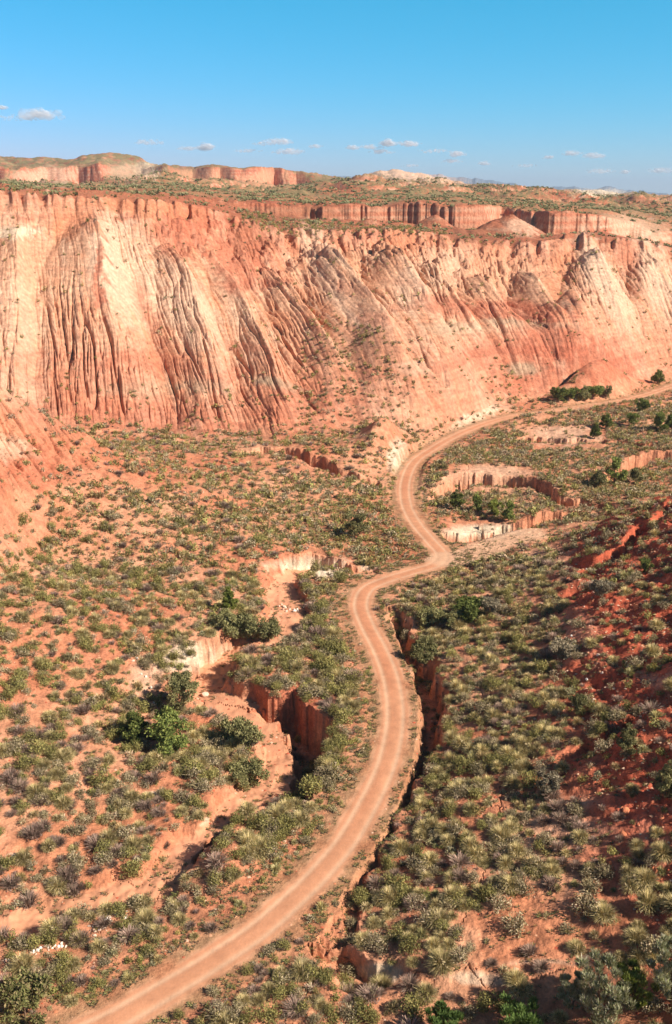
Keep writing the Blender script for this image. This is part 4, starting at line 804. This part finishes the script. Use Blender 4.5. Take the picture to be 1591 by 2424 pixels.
for i, (px, py, hp, wp, style, pal, lb) in enumerate(TREES):
    x, y, z = ground_at(px, min(py, 2378)) if py <= 2390 else at_z(px, py, .3) + (0,)
    z = float(height(np.array([x]), np.array([y]), False)[0])
    dep = y * cp - (z - CAMZ) * sp; m = dep / FPX
    nm = {'pine': 'pine_tree', 'bush': 'bush_tree', 'tamarisk': 'tamarisk_tree'}[style]
    el = math.atan2(CAMZ - z, math.hypot(x, y)); hh = max(hp * m / math.cos(el) * .88 - wp * m * .25 * math.sin(el), wp * m * .5)
    t_ = make_tree(nm, hh, wp * m * 1.0, PAL[pal], style, 300 + i)
    t_.location = (x, y, z - .1); t_.rotation_euler = (0, 0, random.uniform(0, 6.28))
    t_['label'] = lb; t_['category'] = 'bush' if style == 'bush' else 'tree'; t_['group'] = {'pine': 'pines dotted over the valley', 'bush': 'large bushes dotted over the valley', 'tamarisk': 'feathery trees along the bottom edge'}[style]

# ------------------------------------------------------------------ stones
def rock_mesh(seed, c):
    g = np.random.default_rng(seed); import bmesh
    bm = bmesh.new(); bmesh.ops.create_icosphere(bm, subdivisions=2, radius=1)
    ax = g.uniform(.65, 1.1, 3); pl = g.normal(size=(9, 3)); pl /= np.linalg.norm(pl, axis=1, keepdims=True); dd = g.uniform(.55, .85, 9)
    for v in bm.verts:
        p = np.array(v.co)
        for q, d in zip(pl, dd):
            s = p @ q
            if s > d: p = p - q * (s - d)
        v.co = p * ax
    me = bpy.data.meshes.new('stone'); bm.to_mesh(me); bm.free(); n = len(me.vertices)
    a = me.color_attributes.new('Col', 'FLOAT_COLOR', 'POINT'); a.data.foreach_set('color', np.hstack([np.tile(c, (n, 1)) * g.uniform(.85, 1.1, (n, 1)), np.ones((n, 1))]).astype(F).ravel())
    me.materials.append(RM); return me
rocks = [rock_mesh(i, lin(c)) for i, c in enumerate(((224, 204, 184), (206, 178, 154), (232, 220, 204), (190, 150, 126)))]
redr = [rock_mesh(20 + i, lin(c)) for i, c in enumerate(((176, 96, 66), (196, 120, 84)))]
def stones(n, line, sd_, s0, s1, label, group, kinds=rocks):
    P = np.array(line, float); base = {}
    for i in range(n):
        u = random.random() * (len(P) - 1); k = int(u); p = P[k] + (P[min(k + 1, len(P) - 1)] - P[k]) * (u - k)
        x, y = at_z(p[0] + random.gauss(0, sd_), p[1] + random.gauss(0, sd_ * .6), 0); z = float(height(np.array([x]), np.array([y]), False)[0])
        q = i % len(kinds)
        if q in base: o = base[q].copy()
        else: o = base[q] = bpy.data.objects.new('stone', kinds[q])
        COL.objects.link(o); s = random.uniform(s0, s1); o.location = (x, y, z + s * .25); o.scale = (s, s * random.uniform(.7, 1), s * random.uniform(.6, .9)); o.rotation_euler = (random.random(), random.random(), random.random() * 6)
        o['label'] = label; o['category'] = 'stone'; o['group'] = group
stones(46, [(0, 2245), (40, 2228), (75, 2215), (120, 2200), (150, 2192)], 5, .07, .2, 'pale loose stone in the row at the lower left edge', 'pale stones in the row at the lower left edge')
stones(60, [(205, 2180), (235, 2150), (265, 2118), (290, 2130)], 11, .06, .19, 'pale rubble stone in the pile on the lower left verge', 'pale rubble on the lower left verge')
stones(14, [(645, 1408), (665, 1412), (690, 1418)], 5, .15, .38, 'white block of rubble in the upper riverbed', 'white rubble in the upper riverbed')
stones(18, [(320, 1560), (350, 1610), (380, 1660)], 12, .1, .3, 'pale stone on the eroded bank above the bright pines', 'pale stones on the eroded bank')
stones(22, [(1270, 1290), (1360, 1470), (1350, 1700), (1330, 1890)], 28, .1, .26, 'pale slab of rock lying on the right bank', 'pale slabs on the right bank')
stones(60, [(1500, 1250), (1480, 1500), (1500, 1800), (1440, 2150)], 34, .12, .4, 'red clay block on the dark red hillside', 'red blocks on the dark red hillside', redr)
x, y, z = ground_at(475, 1618)
o = link('boulder', rocks[1], label='single white boulder at the sharp bend of the riverbed', category='boulder'); o.location = (x, y, z + .2); o.scale = (.6, .45, .38)

# ------------------------------------------------------------------ clouds: many thin translucent puffs each
cm = bpy.data.materials.new('cloud'); cm.use_nodes = True; n = cm.node_tree.nodes; l = cm.node_tree.links; n.remove(n['Principled BSDF'])
df = n.new('ShaderNodeBsdfDiffuse'); df.inputs[0].default_value = (1, 1, 1, 1); tr = n.new('ShaderNodeBsdfTransparent'); tl = n.new('ShaderNodeBsdfTranslucent'); tl.inputs[0].default_value = (1, 1, 1, 1)
m1 = n.new('ShaderNodeMixShader'); m1.inputs[0].default_value = .5; l.new(df.outputs[0], m1.inputs[1]); l.new(tl.outputs[0], m1.inputs[2])
m2 = n.new('ShaderNodeMixShader'); m2.inputs[0].default_value = .12; l.new(tr.outputs[0], m2.inputs[1]); l.new(m1.outputs[0], m2.inputs[2]); l.new(m2.outputs[0], n['Material Output'].inputs[0])
CL = [(88, 270, 80, 26, 1, 'brightest cloud puff at the left edge of the sky'), (45, 276, 110, 9, .5, 'thin streak under the brightest cloud at the left'), (5, 251, 22, 9, .6, 'small wisp above the streak at the left edge'), (345, 332, 60, 12, .45, 'faint wisp above the left mesa'),
      (478, 344, 30, 17, 1, 'small bright puff over the second mesa'), (440, 347, 44, 10, .5, 'faint veil left of the small bright puff'), (648, 331, 56, 15, .8, 'upper puff of the pair left of centre'), (672, 354, 58, 15, .9, 'lower brighter puff of the pair left of centre'),
      (612, 335, 40, 9, .4, 'thin veil left of the upper puff'), (576, 352, 48, 9, .45, 'faint flat wisp left of the lower puff'), (733, 342, 28, 9, .45, 'tiny wisp right of the pair of puffs'), (818, 344, 30, 11, .7, 'leftmost puff of the central cloud row'),
      (862, 343, 44, 11, .7, 'second puff of the central cloud row'), (903, 334, 32, 17, .9, 'tallest puff of the central cloud row'), (950, 336, 44, 14, .85, 'right puff of the central cloud row'), (886, 354, 46, 11, .8, 'puff under the central cloud row'),
      (1012, 352, 60, 9, .45, 'flat wisp right of the central cloud row'), (1062, 360, 32, 14, .6, 'soft puff over the pale distant ridge'), (1048, 376, 40, 9, .4, 'low wisp over the pale distant ridge'), (1125, 381, 22, 10, .6, 'tiny puff right of the pale distant ridge'),
      (1330, 358, 34, 12, .7, 'left puff of the pair at the right side'), (1381, 364, 44, 13, .75, 'right puff of the pair at the right side'), (1276, 367, 26, 9, .5, 'tiny wisp left of the right-hand pair'), (1225, 386, 50, 8, .35, 'very faint low wisp right of centre'),
      (1395, 399, 50, 11, .5, 'low wisp under the right-hand pair'), (1452, 401, 20, 9, .4, 'tiny low wisp near the right edge'), (1538, 398, 50, 13, .75, 'low puff at the right edge of the sky'), (955, 386, 34, 7, .3, 'very faint wisp over the pale mesa')]
import bmesh
bm = bmesh.new(); bmesh.ops.create_icosphere(bm, subdivisions=2, radius=1); ico_v = np.array([v.co[:] for v in bm.verts]); ico_f = np.array([[v.index for v in f.verts] for f in bm.faces]); bm.free()
for i, (px, py, wp, hp, dn, lb) in enumerate(CL):
    g = np.random.default_rng(700 + i); d = 7000.0; x, y, z = at_d(px, py, d); m = math.sqrt(x * x + y * y + z * z) / FPX * 1.0
    W, H = wp * m * .62, hp * m * .6; k = int(24 + 40 * dn)
    u = np.clip(g.normal(0, .42, k), -1, 1); base = np.sqrt(1 - u * u * .9); v = g.uniform(-.35, 1.0, k) * base
    cen = np.stack([u * W, g.uniform(-.4, .4, k) * W, v * H * .75], 1); rad = H * g.uniform(.25, .6, k) * (.55 + .45 * base)
    Vv = cen[:, None, :] + ico_v[None] * rad[:, None, None] * [1.35, 1.2, .8]; Vv += g.normal(size=Vv.shape) * rad[:, None, None] * .08
    me = np_mesh('cloud', Vv.reshape(-1, 3), (np.arange(k)[:, None, None] * len(ico_v) + ico_f[None]).reshape(-1, 3), None, cm, True)
    o = link('cloud', me, label=lb, category='cloud'); o.location = (x, y, z); o.rotation_euler = (0, 0, -math.atan2(x, y))

# ------------------------------------------------------------------ thin haze of the air
HAZE = 0.00008
if HAZE:
    me = bpy.data.meshes.new('haze'); bm = bmesh.new(); bmesh.ops.create_cube(bm, size=1); bm.to_mesh(me); bm.free()
    hz = link('haze', me, kind='stuff'); hz.scale = (30000, 30000, 300); hz.location = (0, 0, 300 / 2 + float(V[:, 2].min()) - 1)
    hm = bpy.data.materials.new('haze'); hm.use_nodes = True; n = hm.node_tree.nodes; n.remove(n['Principled BSDF']); pv = n.new('ShaderNodeVolumePrincipled')
    pv.inputs['Color'].default_value = (.7, .82, 1, 1); pv.inputs['Density'].default_value = HAZE; pv.inputs['Anisotropy'].default_value = .1
    hm.node_tree.links.new(pv.outputs[0], n['Material Output'].inputs['Volume']); me.materials.append(hm)
print('done verts', len(V), 'zmax', V[:, 2].max())
